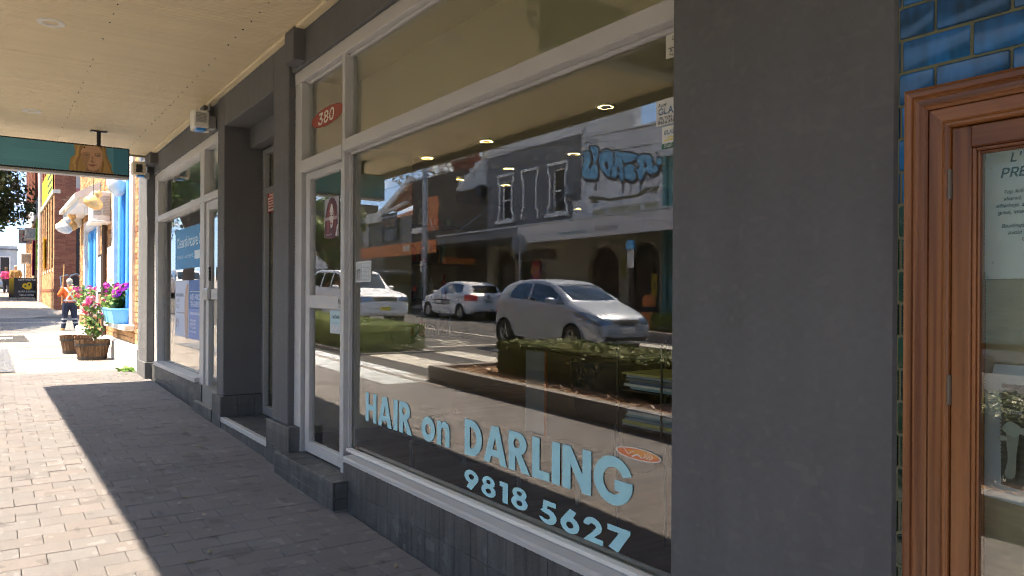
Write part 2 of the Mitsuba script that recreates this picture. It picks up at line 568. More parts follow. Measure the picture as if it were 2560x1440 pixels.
# kerbs
struct("kerb", sloped(KERB - 0.16, KERB, -14, 10.5, -0.3, 0.004), "concrete")
struct("kerb_beyond_crossing", sloped(KERB - 0.16, KERB, 15.0, 26.8, -0.3, 0.004), "concrete")
struct("opposite_kerb", sloped(-15.36, -15.2, -40, 300, -0.3, 0.024), "concrete")
ck = []
for i in range(10):
    x0, x1 = -1.9 + i * 0.35, -1.9 + (i + 1) * 0.35 + (0 if i < 9 else 8)
    P = []
    for x in (x0, x1):
        hh = 0.004 + 0.10 * max(0.0, min(1.0, (x + 0.9) / 1.2))
        for y in (31.95, 32.12):
            for z in (0.2, 0.52 + hh):
                P.append((x, y, z))
    ck.append(trimesh.convex.convex_hull(np.array(P)))
struct("corner_kerb", cat(*ck), "concrete")
struct("side_street_gutter", sloped(-1.9, 8, 31.2, 31.5, -0.02, 0.006, gf), "concrete")

# pavers: 0.23 x 0.172, running bond; the 300 that show largest are single parts
PW, PD = 0.232, 0.172
cand = []
for r in range(int(-1.2 / PD) - 1, int(13.0 / PD)):
    off = 0.5 * (r % 2)
    for c in range(int(KERB / PW) - 1, 1):
        x0, x1 = (c - off) * PW, (c + 1 - off) * PW
        x0, x1 = max(x0, KERB + 0.05), min(x1, -0.005)
        if x1 - x0 < 0.05:
            continue
        y0, y1 = r * PD, (r + 1) * PD
        d = np.array([(x0 + x1) / 2, (y0 + y1) / 2, gz((y0 + y1) / 2)]) - CAM
        fw, sd = d @ _f, d @ _r
        u, v = (sd / fw, -d[2] / fw) if fw > 0.3 else (9, 9)
        vis = abs(u) < 0.70 and v < 0.40
        cand.append((-(1e9 / max(fw, 0.05) if not vis else fw), vis, x0, x1, y0, y1))
near = sorted([c for c in cand if c[1]], key=lambda c: -c[0])[:300]
nearset = {(c[2], c[4]) for c in near}
field = []
prng = np.random.default_rng(3)
ramp = T().rotate([1, 0, 0], math.degrees(math.atan(SLOPE)))
for c in cand:
    _, vis, x0, x1, y0, y1 = c
    ym = (y0 + y1) / 2
    dz, t1, t2 = prng.normal(0, 0.0011), prng.normal(0, 0.28), prng.normal(0, 0.22)
    g = 0.0013
    if (x0, y0) in nearset:
        piece(FOOT, "paver", x0 + g, x1 - g, y0 + g, y1 - g, gz(ym, -0.05 + dz), gz(ym, dz), "paver", 0.003, ramp @ tilt(t1, t2))
    else:
        m = box(x0 + g, x1 - g, y0 + g, y1 - g, -0.05, 0, 0.003 if vis else 0)
        m.vertices[:, 2] += gz(m.vertices[:, 1], dz)
        field.append(m)
obj("paver_field", cat(*field), "paver", parent=FOOT, kind="stuff", label="brick pavers of the rest of the footpath")
struct("gutter_edge", sloped(KERB, KERB + 0.05, -14, 13.0, -0.2, 0.003), "concrete")

# trench grate and patch of asphalt in the sunlit footpath, joints in the concrete
g = thing("trench_grate", "long steel grating set into the sunlit footpath at left", "grate")
for a in ((-2.25, -1.42),):
    obj("frame", sloped(-2.25, -1.42, 13.2, 19.6, -0.02, 0.010, gf), "concrete", parent=g)
obj("pit", sloped(-2.18, -1.55, 13.3, 19.4, 0.0, 0.012, gf), "black", parent=g)
for i in range(60):
    y = 13.34 + i * 0.1
    obj("bar", sloped(-2.18, -1.55, y, y + 0.055, 0.013, 0.026, gf), "galv", parent=g)
g = thing("service_cover", "flat grey patch with a metal service cover at the pavement edge", "manhole cover")
obj("frame", sloped(-2.2, -1.05, 22.0, 25.6, -0.02, 0.011, gf), "asphalt", parent=g)
obj("lid", sloped(-1.9, -1.35, 23.4, 24.6, 0.0, 0.016, gf), "galv", parent=g)
for y in (19.75, 16.0, 22.9):
    obj("joint", sloped(-1.38, -0.02 if y < 22 else -0.0, y, y + 0.03, -0.01, 0.0085, gf), "paver_bed", parent="concrete_footpath")

# ================================================================ our row of shops
B = thing("shop_building", "grey rendered shop row with white framed windows and door 380", "building")
TOP = 3.36


def grey(name, x0, x1, y0, y1, z0, z1, b=0.006, label=None):
    return obj(name, box(x0, x1, y0, y1, z0, z1, b), "render_grey", parent=B, label=label)


grey("pillar", 0, 0.42, 1.005, 1.768, -0.2, TOP, 0.008, "wide grey rendered pillar right of the main window")
grey("pillar", 0, 0.115, 5.704, 6.085, 0.40, TOP, 0.008)
grey("pillar", 0, 0.46, 7.627, 7.88, 0.41, TOP, 0.008)
grey("pillar", -0.05, 0.30, 11.66, 12.28, 0.44, TOP, 0.008)
grey("lintel", 0.02, 0.22, 1.768, 5.704, 3.10, TOP)
grey("lintel", 0.0, 0.242, 6.085, 7.627, 3.05, TOP)
grey("lintel", 0.03, 0.22, 7.88, 11.66, 3.085, TOP)
grey("lintel", 0.243, 0.36, 6.085, 7.627, 2.855, 3.1)
for y0, y1, z0 in ((5.40, 5.60, 3.12), (8.18, 8.36, 3.12), (11.30, 11.74, 3.20)):
    grey("bracket", -0.07, 0.06, y0, y1, z0, TOP - 0.002, 0.006)
grey("upper_wall", 0.06, 0.4, -8, 12.28, TOP + 0.16, 9.5, 0)
grey("recess_ceiling", 0.30, 1.4, 6.085, 7.627, 3.06, 3.12, 0)


def tiled(x, y0, y1, rows, name="base_tile", w=0.15, th=0.012, side=None, start=None):
    """Rows of square-ish tiles on a base course facing the street (x = face) or facing -y at y = side."""
    for z0, z1 in rows:
        a = y0 if start is None else start
        while a < y1 - 0.01:
            b_ = min(a + w, y1)
            q = max(a, y0)
            if side is None:
                piece(B, name, x, x + th, q + 0.0015, b_ - 0.0015, z0 + 0.0015, z1 - 0.0015, "tile_grey", 0.0015)
            else:
                piece(B, name, q + 0.0015, b_ - 0.0015, side, side + th, z0 + 0.0015, z1 - 0.0015, "tile_grey", 0.0015)
            a = b_


def grout(x0, x1, y0, y1, z0, z1):
    obj("base", box(x0, x1, y0, y1, z0, z1), "grout", parent=B)


# base under the main window
grout(0.012, 0.3, 1.768, 4.60, -0.3, 0.325)
tiled(0.002, 1.768, 4.60, [(-0.006, 0.163), (0.163, 0.33)], start=1.768 - 0.078)
tiled(0.002, 1.768, 3.5, [(-0.17, -0.006)], start=1.768 - 0.078)
# door step
grout(-0.088, 0.6, 4.532, 5.70, -0.3, 0.205)
tiled(-0.10, 4.52, 5.704, [(0.04, 0.112), (0.112, 0.208)], w=0.2)
tiled(0, -0.085, 0.002, [(0.04, 0.112), (0.112, 0.208)], side=4.52, w=0.2)
for i in range(6):
    piece(B, "step_tile", -0.10, 0.10, 4.52 + i * 0.2 + 0.002, 4.52 + (i + 1) * 0.2 - 0.018 * (i == 5) - 0.002, 0.208, 0.222, "tile_grey", 0.003)
obj("step_floor", box(0.10, 0.8, 4.60, 5.70, 0.19, 0.215), "tile_grey", parent=B)
# pillar B plinth, tiled
grout(-0.022, 0.05, 5.58, 6.115, 0.0, 0.395)
tiled(-0.034, 5.57, 6.125, [(0.03, 0.205), (0.205, 0.40)], w=0.19)
tiled(0, -0.021, 0.06, [(0.222, 0.40)], side=5.565, w=0.2)
obj("plinth_cap", box(-0.034, 0.06, 5.57, 6.125, 0.3955, 0.405, 0.003), "tile_grey", parent=B)
# stair entry: threshold, riser tiles, floor
grout(-0.01, 1.6, 6.126, 7.60, -0.2, 0.165)
tiled(-0.022, 6.126, 7.60, [(0.03, 0.165)], w=0.2)
obj("threshold", box(-0.03, 0.02, 6.126, 7.60, 0.168, 0.214, 0.004), "aluminium", parent=B, label="white metal nosing along the stair threshold")
for i in range(4):
    for j in range(5):
        piece(B, "floor_tile", 0.022 + i * 0.3, 0.318 + i * 0.3, 6.13 + j * 0.3, 6.426 + j * 0.3 - 0.03 * (j == 4), 0.19, 0.206, "tile_grey", 0.002)
# pillar A plinth
grout(-0.022, 0.44, 7.60, 7.92, 0.06, 0.405)
tiled(-0.034, 7.605, 7.925, [(0.06, 0.237), (0.237, 0.41)], w=0.16)
tiled(0, -0.034, 0.46, [(0.21, 0.41)], side=7.588, w=0.165)
# base under shop 2
grout(0.03, 0.3, 7.93, 11.66, -0.1, 0.415)
tiled(0.018, 8.63, 11.66, [(0.08, 0.25), (0.25, 0.42)], w=0.15)
grout(-0.03, 0.3, 7.93, 8.80, -0.1, 0.235)
tiled(-0.042, 7.93, 8.80, [(0.09, 0.24)], w=0.2)
# left post plinth
obj("plinth", box(-0.075, 0.32, 11.63, 12.31, 0.0, 0.442, 0.006), "render_grey", parent=B)


def alu(name, x0, x1, y0, y1, z0, z1, b=0.004, parent=None, bsdf="aluminium", label=None):
    return obj(name, box(x0, x1, y0, y1, z0, z1, b), bsdf, parent=parent or B, label=label)


def pane(name, y0, y1, z0, z1, x, parent=None, label=None):
    v = np.array([[x, y0, z0], [x, y1, z0], [x, y1, z1], [x, y0, z1]])
    return obj(name, trimesh.Trimesh(v, [[0, 2, 1], [0, 3, 2]], process=False), "pane", parent=parent or B, label=label)


GX = 0.11
W = B + "__main_window"
pane("main_window", 1.62, 4.725, 0.375, 2.352, GX, label="large shop window pane mirroring the sunlit street")
for nm, a in (("jamb", (0.05, 0.14, 4.725, 4.768, 0.05, 3.004)), ("transom", (0.035, 0.14, 1.62, 4.7245, 2.352, 2.43)), ("head", (0.045, 0.14, 1.62, 5.70, 3.006, 3.098)),
              ("glazing_bead", (0.085, 0.108, 1.62, 4.7245, 2.335, 2.3515)), ("glazing_bead", (0.085, 0.108, 1.62, 4.7245, 2.4305, 2.446)), ("glazing_bead", (0.085, 0.108, 1.62, 5.51, 2.988, 3.0055)),
              ("glazing_bead", (0.08, 0.108, 4.705, 4.7248, 0.39, 2.335)), ("jamb", (0.05, 0.14, 1.58, 1.6195, 0.3, 3.1))):
    alu(nm, *a, parent=W)
m = trimesh.convex.convex_hull(np.array([(x, y, z) for y in (1.62, 4.60) for x, z in ((-0.005, 0.332), (-0.005, 0.352), (0.005, 0.362), (0.14, 0.376), (0.14, 0.332))]))
obj("sill", m, "aluminium", parent=W)
obj("sill_channel", box(0.06, 0.10, 1.62, 4.70, 0.372, 0.392, 0.003), "white_paint", parent=W)
pane("transom_window", 1.62, 4.725, 2.43, 3.006, GX, label="transom pane over the main window")
pane("door_transom", 4.768, 5.56, 2.41, 3.006, GX, label="transom pane with the red oval 380 over the door")
alu("jamb", 0.05, 0.14, 5.56, 5.704, 0.21, 3.006, parent=B + "__door_transom")
alu("head", 0.04, 0.14, 4.768, 5.56, 2.318, 2.41, parent=B + "__door_transom")
D_ = B + "__door"
obj("door", cat(box(0.075, 0.12, 5.445, 5.53, 0.232, 2.312, 0.004), box(0.075, 0.12, 4.775, 4.85, 0.232, 2.312, 0.004), box(0.0752, 0.1198, 4.85, 5.445, 0.232, 0.315, 0.004),
                box(0.0752, 0.1198, 4.85, 5.445, 1.305, 1.402, 0.004), box(0.0752, 0.1198, 4.85, 5.445, 2.262, 2.312, 0.004)), "aluminium", parent=B, label="white aluminium glazed door with a middle rail and lock")
pane("glass", 4.85, 5.445, 0.315, 1.305, 0.10, parent=D_)
pane("glass", 4.85, 5.445, 1.402, 2.262, 0.10, parent=D_)
obj("lock", cat(box(0.066, 0.076, 4.80, 4.87, 1.325, 1.385, 0.004), cyl((0.06, 4.835, 1.358), (0.07, 4.835, 1.358), 0.014, n=14)), "steel", parent=D_)
obj("keyhole", box(0.0585, 0.0662, 4.832, 4.838, 1.345, 1.372), "black", parent=D_)
# shop 2
pane("clinic_window", 8.87, 11.42, 0.475, 2.41, GX, label="clinic window with blue posters inside")
W2 = B + "__clinic_window"
pane("clinic_transom", 8.87, 11.42, 2.485, 2.985, GX, label="transom pane over the clinic window")
pane("clinic_door_transom", 7.89, 8.68, 2.485, 2.985, GX)
for nm, a in (("jamb", (0.05, 0.14, 11.42, 11.66, 0.42, 3.084)), ("head", (0.045, 0.14, 7.88, 11.42, 2.985, 3.084)), ("transom", (0.04, 0.14, 7.88, 11.42, 2.41, 2.485)),
              ("mullion", (0.05, 0.15, 8.68, 8.87, 0.22, 2.985)), ("sill", (0.0, 0.14, 8.87, 11.42, 0.42, 0.475))):
    alu(nm, *a, parent=W2)
alu("stile", 0.07, 0.12, 8.54, 8.675, 0.30, 2.405, parent=B + "__clinic_door")
for z0, z1 in ((0.30, 0.41), (1.35, 1.46), (2.31, 2.405)):
    alu("rail", 0.0702, 0.1198, 7.89, 8.54, z0, z1, parent=B + "__clinic_door")
pane("glass", 7.89, 8.54, 0.41, 1.35, 0.10, parent=B + "__clinic_door")
pane("glass", 7.89, 8.54, 1.46, 2.31, 0.10, parent=B + "__clinic_door")
obj("lock", box(0.035, 0.072, 8.44, 8.66, 1.34, 1.47, 0.012), "steel", parent=B + "__clinic_door")
obj("handle", box(0.05, 0.071, 8.44, 8.47, 1.55, 1.70, 0.006), "dark", parent=B + "__clinic_door")
# stair door in the recess
E_ = B + "__stair_door"
obj("stair_door", cat(box(0.37, 0.42, 7.56, 7.625, 0.215, 2.85, 0.004), box(0.37, 0.42, 6.09, 6.16, 0.215, 2.85, 0.004), box(0.3702, 0.4198, 6.16, 7.56, 0.215, 0.30, 0.004),
                      box(0.3702, 0.4198, 6.16, 7.56, 2.40, 2.46, 0.004), box(0.3702, 0.4198, 6.16, 7.56, 2.80, 2.85, 0.004)), "galv", parent=B, label="grey framed glass door set back in the stair recess")
pane("glass", 6.16, 7.56, 0.30, 2.40, 0.395, parent=E_)
pane("glass", 6.16, 7.56, 2.46, 2.80, 0.395, parent=E_)

# awning
A = thing("street_awning", "cream boarded awning with recessed downlights over the footpath", "awning")
AE, AY = -3.15, 11.72
prof = []
y = -9.0
while y < AY - 0.02:
    prof += [(y, 3.364), (y + 0.007, 3.371), (y + 0.011, 3.371), (y + 0.018, 3.364)]
    y += 0.06
prof.append((AY, 3.364))
pr = np.array(prof)
v = np.vstack([np.column_stack([np.full(len(pr), x), pr]) for x in (AE + 0.02, -0.05)])
n_ = len(pr)
fcs = [(i, i + 1, n_ + i + 1) for i in range(n_ - 1)] + [(i, n_ + i + 1, n_ + i) for i in range(n_ - 1)]
m = trimesh.Trimesh(v, fcs, process=False)
if m.face_normals[0][2] > 0:
    m.invert()
obj("soffit_boards", m, "soffit_paint", parent=A, kind="stuff", label="narrow cream soffit boards with fine grooves")
obj("edge_trim", box(-0.052, 0.015, -30, AY, 3.350, 3.375, 0.003), "soffit_paint", parent=A)
obj("roof", box(AE + 0.05, 0.05, -30, AY, 3.40, 3.50), "galv", parent=A)
obj("fascia", box(AE, AE + 0.04, -30, AY, 3.27, 3.56, 0.004), "gutter", parent=A)
obj("far_soffit", box(AE + 0.02, -0.05, -30, -9.0, 3.364, 3.38), "soffit_paint", parent=A)
obj("end_fascia", box(AE + 0.04, 0.0, AY, AY + 0.04, 3.34, 3.56, 0.004), "gutter", parent=A)
sc = []
for x in (-0.345, -1.17, -2.0, -2.8):
    for i in range(-4, 56):
        if random.random() < 0.9:
            sc.append(cyl((x + random.uniform(-.004, .004), 0.04 + i * 0.21, 3.3645), (x, 0.04 + i * 0.21, 3.3605), 0.0065, n=6))
obj("screw", cat(*sc), "dark", parent=A, kind="stuff", label="rows of dark screw heads")
for y in (7.28, 3.64, 10.92):
    obj("joint", box(AE + 0.04, -0.06, y, y + 0.005, 3.3615, 3.3655), "soffit_paint", parent=A)
ring = lathe([(0.052, 0.004), (0.052, -0.004), (0.062, -0.009), (0.088, -0.006), (0.092, 0.004)], 28)
for x, y in ((-1.52, 6.38), (-1.51, 9.58), (-0.75, 4.94), (-1.52, 3.18), (-1.5, 0.0)):
    t = T().translate([x, y, 3.364])
    d = obj("downlight", mikit.ply(ring, "white_paint", smooth=40), None, parent=A, to_world=t)
    obj("lens", mikit.ply(lathe([(0.0, 0.012), (0.03, 0.010), (0.053, 0.003)], 20), "steel", smooth=True), None, parent=d, to_world=t)

# next building at right: glazed tile wall
TB = thing("tiled_building", "shopfront clad in glazed blue and dark green wall tiles", "building")
obj("backing", cat(box(0.07, 0.4, -30, 1.004, -0.3, TOP), box(0.005, 0.07, 0.93, 1.004, -0.3, TOP), box(0.0051, 0.07, -4, 0.93, 1.86, TOP), box(0.0051, 0.07, -4, 0.15, -0.3, 1.86), box(0.0051, 0.07, 0.15, 0.93, -0.3, 0.50)), "grout_green", parent=TB)
r0 = -0.0145
rows = np.arange(-3, 42)
rest = []
for r in rows:
    z0, z1 = r * 0.0825 - 0.0145, (r + 1) * 0.0825 - 0.0145
    off = 0.5 * (r % 2)
    mat = "glaze_blue" if z0 > 1.60 else "glaze_green"
    if r >= 39:
        mat = "glaze_blue"
    a = math.ceil((1.004) / 0.166 + off) - off
    for c in range(0, 30):
        y1 = min((a - c) * 0.166, 1.004)
        y0 = (a - c - 1) * 0.166
        if y0 > 1.0 or (0.1 < y0 and y1 < 0.95 and 0.5 < z0 and z1 < 1.87):
            continue
        if y0 < 0.95 and y1 > 0.1 and 0.5 < z0 and z1 < 1.87:
            if y1 > 0.95:
                y0 = 0.95
            else:
                y1 = 0.12
        jx = RNG.normal(0, 0.0008)
        if y1 > 0.55 and -0.0 < z0 < 2.4:
            e = np.array([0.014, y1 - y0 - 0.006, z1 - z0 - 0.006]) / 2
            key = ("gt", round(y1 - y0, 3), mat)
            if key not in _pieces:
                q = box(-e[0], e[0], -e[1], e[1], -e[2], e[2], 0.0035)
                _pieces[key] = mikit.ply(q, mat, smooth=50)
            obj("tile", _pieces[key], None, parent=TB, to_world=T().translate([0.008 + jx, (y0 + y1) / 2, (z0 + z1) / 2]).rotate([0, 0, 1], RNG.normal(0, 0.5)).rotate([0, 1, 0], RNG.normal(0, 0.5)))
        else:
            rest.append((mat, box(0.001, 0.015, y0 + 0.003, y1 - 0.003, z0 + 0.003, z1 - 0.003)))
for mat in ("glaze_blue", "glaze_green"):
    obj("far_tile", cat(*[q for mm, q in rest if mm == mat]), mat, parent=TB, kind="stuff")
obj("parapet", box(0.06, 0.4, -34, 1.0, TOP + 0.16, 9.5), "brick_dark", parent=TB)

# ================================================================ signs, stickers and lettering on our side
def ell(cx, cy, a, b, n=48):
    return affinity.scale(Point(cx, cy).buffer(1, n // 4), a, b)


def poly(*p):
    return Polygon(p).buffer(0)


def curve(pts, w):
    return LineString(pts).buffer(w, cap_style=1, join_style=1)


def spline(pts, n=8):
    """Closed smooth outline through the points."""
    p = np.array(pts, float)
    k, out = len(p), []
    for i in range(k):
        a, b, c, d = p[i - 1], p[i], p[(i + 1) % k], p[(i + 2) % k]
        for t in np.linspace(0, 1, n, endpoint=False):
            out.append(0.5 * (2 * b + (c - a) * t + (2 * a - 5 * b + 4 * c - d) * t * t + (3 * b - a - 3 * c + d) * t ** 3))
    return Polygon(out).buffer(0)


# hanging light-box sign of the clinic, with a printed portrait
S = thing("hanging_sign", "teal light box sign with the printed portrait of a smiling blonde woman", "sign")
SX0, SX1, SZ0, SZ1, SY = -2.70, -0.475, 2.835, 3.175, 10.2
obj("case", box(SX0, SX1, SY + 0.004, SY + 0.16, SZ0, SZ1, 0.006), "black", parent=S)
obj("rail", box(SX0, SX1, SY + 0.006, SY + 0.158, SZ0 - 0.03, SZ0 - 0.001, 0.004), "galv", parent=S)
for x in (-0.80, -2.38):
    obj("hanger", cat(cyl((x, SY + 0.08, SZ1 - 0.01), (x, SY + 0.08, TOP), 0.022, n=12), box(x - 0.09, x + 0.09, SY + 0.05, SY + 0.11, TOP - 0.008, TOP + 0.004, 0.002)), "black", parent=S)
w, h = SX1 - SX0 - 0.03, SZ1 - SZ0 - 0.03
px, pz = -0.87 - SX0 - 0.015, h / 2          # portrait centre in panel coordinates
LY = [(sbox(0, 0, w, h), (0.12, 0.37, 0.48))]
for i in range(7):
    LY.append((spline([(w * .28 + i * .05, h * (.2 + .1 * i)), (w * .5, h * (.3 + .06 * i)), (w * .72, h * (.16 + .09 * i)), (w * .5, h * (.24 + .06 * i))]).intersection(sbox(0, 0, w, h)), (0.14, 0.42, 0.52)))
LY.append((sbox(w - 0.16, 0, w, h), (0.055, 0.25, 0.36)))
hair = spline([(px - .205, -.02), (px - .235, .09), (px - .225, .15), (px - .185, .20), (px - .17, h + .05), (px + .11, h + .05), (px + .14, .24), (px + .17, .15), (px + .205, .09), (px + .19, .06), (px + .20, -.03)])
LY.append((hair.intersection(sbox(0, 0, w, h)), (0.50, 0.31, 0.11)))
for x, a, c in ((-.19, .03, (0.62, 0.42, 0.17)), (-.155, -.01, (0.38, 0.215, 0.075)), (-.12, .01, (0.47, 0.29, 0.11)), (.135, .02, (0.48, 0.30, 0.11)), (.165, .05, (0.36, 0.20, 0.065)), (.105, -.015, (0.33, 0.18, 0.06))):
    LY.append((curve([(px + x + a, -.01), (px + x * 1.05, .10), (px + x * .86, .19), (px + x * .78, h)], .011).intersection(hair).intersection(sbox(0, 0, w, h)), c))
LY.append((spline([(px - .06, -.02), (px - .055, .06), (px + .05, .06), (px + .06, -.02)]).intersection(sbox(0, 0, w, h)), (0.37, 0.20, 0.12)))
face = spline([(px - .115, .26), (px - .122, .19), (px - .105, .10), (px - .05, .035), (px + .01, .018), (px + .06, .05), (px + .095, .12), (px + .10, .20), (px + .085, .28), (px, .33)])
LY.append((face.intersection(sbox(0, 0, w, h)), (0.66, 0.40, 0.245)))
LY.append((spline([(px - .12, .21), (px - .104, .10), (px - .05, .036), (px - .055, .10), (px - .03, .20), (px - .08, .22)]), (0.50, 0.285, 0.165)))
LY.append((spline([(px + .03, .10), (px + .075, .12), (px + .08, .165), (px + .04, .16)]), (0.70, 0.43, 0.28)))
for ex in (-.062, .05):
    LY.append((ell(px + ex, .200, .033, .016), (0.46, 0.26, 0.15)))
    LY.append((ell(px + ex, .197, .025, .009), (0.30, 0.18, 0.115)))
    LY.append((ell(px + ex, .196, .019, .0055), (0.44, 0.37, 0.32)))
    LY.append((ell(px + ex, .197, .0075, .0068), (0.13, 0.12, 0.10)))
    LY.append((curve([(px + ex - .032, .221), (px + ex, .231), (px + ex + .032, .222)], .0036), (0.40, 0.23, 0.11)))
LY.append((poly((px - .012, .19), (px - .022, .125), (px + .0, .117), (px + .004, .19)), (0.47, 0.26, 0.155)))
LY.append((curve([(px - .02, .122), (px - .002, .115), (px + .016, .122)], .004), (0.36, 0.18, 0.11)))
LY.append((spline([(px - .048, .083), (px - .012, .089), (px + .034, .086), (px - .005, .066)]), (0.46, 0.16, 0.13)))
LY.append((curve([(px - .05, .085), (px - .006, .077), (px + .038, .088)], .0028), (0.28, 0.09, 0.07)))
LY += [(text("CLEAR", 0.075, sx=1.05, at=(.02, .235)), (0.44, 0.47, 0.36)), (text("SKINCARE", 0.075, sx=1.05, at=(.02, .13)), (0.44, 0.47, 0.36)), (text("CLINICS", 0.06, sx=1.2, at=(.02, .035)), (0.20, 0.46, 0.48))]
printed("face_panel", LY, FACING_CAM, (SX0 + 0.015, SY + 0.003, SZ0 + 0.015), None, None, parent=S)

# second hanging sign, nearer, above the main window (seen in its transom)
S = thing("hanging_sign", "grey green light box sign of the hair salon, mirrored in the transom pane", "sign")
obj("case", box(-2.75, -0.53, 3.404, 3.52, 2.83, 3.17, 0.006), "galv", parent=S)
for x in (-0.82, -2.4):
    obj("hanger", cyl((x, 3.46, 3.16), (x, 3.46, TOP), 0.022, n=12), "black", parent=S)
printed("face_panel", [(sbox(0, 0, 2.19, 0.31), (0.20, 0.215, 0.16)), (text("HAIR on DARLING", 0.17, True, at=(2.10 - 1.72, 0.07), sx=0.98), (0.34, 0.33, 0.25))],
        FACING_CAM, (-2.735, 3.4035, 2.845), None, None, parent=S)

# alarm boxes
S = thing("siren_box", "white alarm siren box with a blue lens by the ceiling", "alarm siren")
sb = box(-0.22, -0.075, 7.92, 8.10, 3.07, 3.24, 0.012)
obj("case", sb, "shell_white", parent=S)
obj("back_plate", box(-0.21, -0.03, 8.101, 8.13, 3.06, 3.27, 0.004), "shell_white", parent=S)
obj("louvre", cat(*[box(-0.20, -0.10, 7.912, 7.921, 3.12 + i * 0.014, 3.127 + i * 0.014) for i in range(7)]), "galv", parent=S)
obj("lens", cat(box(-0.19, -0.09, 7.95, 8.08, 3.045, 3.071, 0.012)), "blue_paint", parent=S)
obj("conduit", tube([(-0.10, 8.13, 3.20), (-0.06, 8.16, 3.28), (-0.03, 8.12, 3.30), (-0.03, 8.10, 3.36)], 0.013), "galv", parent=S)
obj("bracket", box(-0.08, 0.02, 8.05, 8.18, 3.10, 3.22), "galv", parent=S)
S = thing("siren_box", "small beige alarm box with a dark square grille at the far post", "alarm siren")
obj("case", box(-0.26, -0.09, 11.50, 11.66, 3.06, 3.24, 0.012), "cream", parent=S)
obj("grille", box(-0.215, -0.135, 11.492, 11.502, 3.09, 3.20, 0.004), "black", parent=S)
obj("lens", box(-0.2, -0.1, 11.52, 11.63, 3.035, 3.061, 0.01), "blue_paint", parent=S)
obj("bracket", box(-0.092, -0.04, 11.55, 11.66, 3.02, 3.10), "galv", parent=S)

# --- window lettering, cut vinyl: heavy geometric letters
VIN = (0.40, 0.74, 0.83)


def arc_ring(cx, cy, a, b, t, tb=None):
    return ell(cx, cy, a, b).difference(ell(cx, cy, a - t, b - (tb or t)))


def letter(ch):
    s = 0.235
    if ch == "H":
        return unary_union([sbox(0, 0, s, 1), sbox(.56, 0, .56 + s, 1), sbox(0, .40, .7, .60)]), .795
    if ch == "A":
        o = poly((0, 0), (.33, 1), (.62, 1), (.95, 0), (.69, 0), (.635, .185), (.315, .185), (.26, 0))
        return o.difference(poly((.375, .37), (.475, .70), (.575, .37))), .95
    if ch == "I":
        return sbox(0, 0, .27, 1), .27
    if ch == "R":
        o = unary_union([sbox(0, 0, .25, 1), sbox(0, .42, .32, 1), ell(.32, .71, .35, .29), poly((.22, .46), (.48, .46), (.80, 0), (.50, 0))])
        return o.difference(unary_union([ell(.30, .71, .115, .115), sbox(.22, .595, .30, .825)])), .80
    if ch == "D":
        o = unary_union([sbox(0, 0, .30, 1), ell(.28, .5, .50, .5).intersection(sbox(.2, 0, 1, 1))])
        return o.difference(ell(.26, .5, .27, .295).intersection(sbox(.24, 0, 1, 1))), .78
    if ch == "L":
        return unary_union([sbox(0, 0, .26, 1), sbox(0, 0, .60, .215)]), .60
    if ch == "N":
        return unary_union([sbox(0, 0, .26, 1), sbox(.62, 0, .88, 1), poly((0, 1), (.26, 1), (.88, 0), (.62, 0))]), .88
    if ch == "G":
        o = ell(.53, .5, .53, .525)
        o = o.difference(ell(.54, .5, .275, .29)).difference(poly((.55, .52), (1.2, .74), (1.2, .46), (.60, .50)))
        return unary_union([o, sbox(.58, .30, 1.045, .535).intersection(ell(.53, .5, .53, .6))]), 1.05
    if ch == "o":
        return ell(.40, .375, .40, .395).difference(ell(.40, .375, .165, .165)), .80
    if ch == "n":
        o = unary_union([sbox(0, 0, .24, .74), sbox(.46, 0, .70, .48), ell(.44, .46, .26, .30).intersection(sbox(.1, .40, 1, 1))])
        return o.difference(sbox(.24, -.1, .46, .48)).difference(ell(.35, .46, .11, .10)), .70
    if ch == "9":
        o = unary_union([ell(.40, .66, .40, .36), poly((.02, 0), (.36, 0), (.79, .56), (.50, .36))])
        o = unary_union([ell(.40, .66, .40, .36), poly((.30, .40), (.58, .36), (.77, .52), (.40, -.02), (.12, .06))])
        return o.difference(ell(.40, .67, .15, .135)), .80
    if ch == "6":
        g, w_ = letter("9")
        return affinity.rotate(g, 180, origin=(.4, .5)), .80
    if ch == "8":
        o = unary_union([ell(.39, .73, .335, .285), ell(.39, .29, .39, .31)])
        return o.difference(unary_union([ell(.39, .74, .115, .10), ell(.39, .28, .14, .12)])), .78
    if ch == "1":
        return poly((.04, 1), (.46, 1), (.46, 0), (.19, 0), (.19, .76), (.04, .76)), .46
    if ch == "5":
        o = unary_union([poly((.17, 1), (.74, 1), (.74, .78), (.36, .78), (.33, .62), (.12, .52)), ell(.36, .32, .41, .335).difference(ell(.29, .30, .18, .125)).difference(sbox(-.2, .22, .22, .46).union(poly((-.2, .2), (.10, .22), (.10, .5), (-.2, .5))))])
        return o, .78
    if ch == "2":
        o = unary_union([ell(.37, .665, .36, .345).difference(ell(.36, .64, .13, .125)).difference(sbox(-.1, .2, .37, .64)).difference(sbox(-.1, -.1, .5, .5)), poly((0, 0), (.78, 0), (.78, .22), (.44, .22), (.72, .56), (.48, .58), (.40, .46))])
        return o, .78
    if ch == "7":
        return poly((0, 1), (.82, 1), (.82, .86), (.38, -.01), (.04, .10), (.42, .77), (0, .77)), .82
    return None, .38


def word(s, h, sx, gap):
    x, out = 0.0, []
    for ch in s:
        g, w_ = letter(ch)
        if g is not None:
            out.append((ch, affinity.scale(affinity.translate(g, x, 0), h * sx, h, origin=(0, 0))))
        x += w_ + (gap if g is not None else 0)
    return out, x * h * sx


L_ = thing("window_lettering", "pale blue HAIR on DARLING and phone number cut in vinyl on the glass", "window lettering")


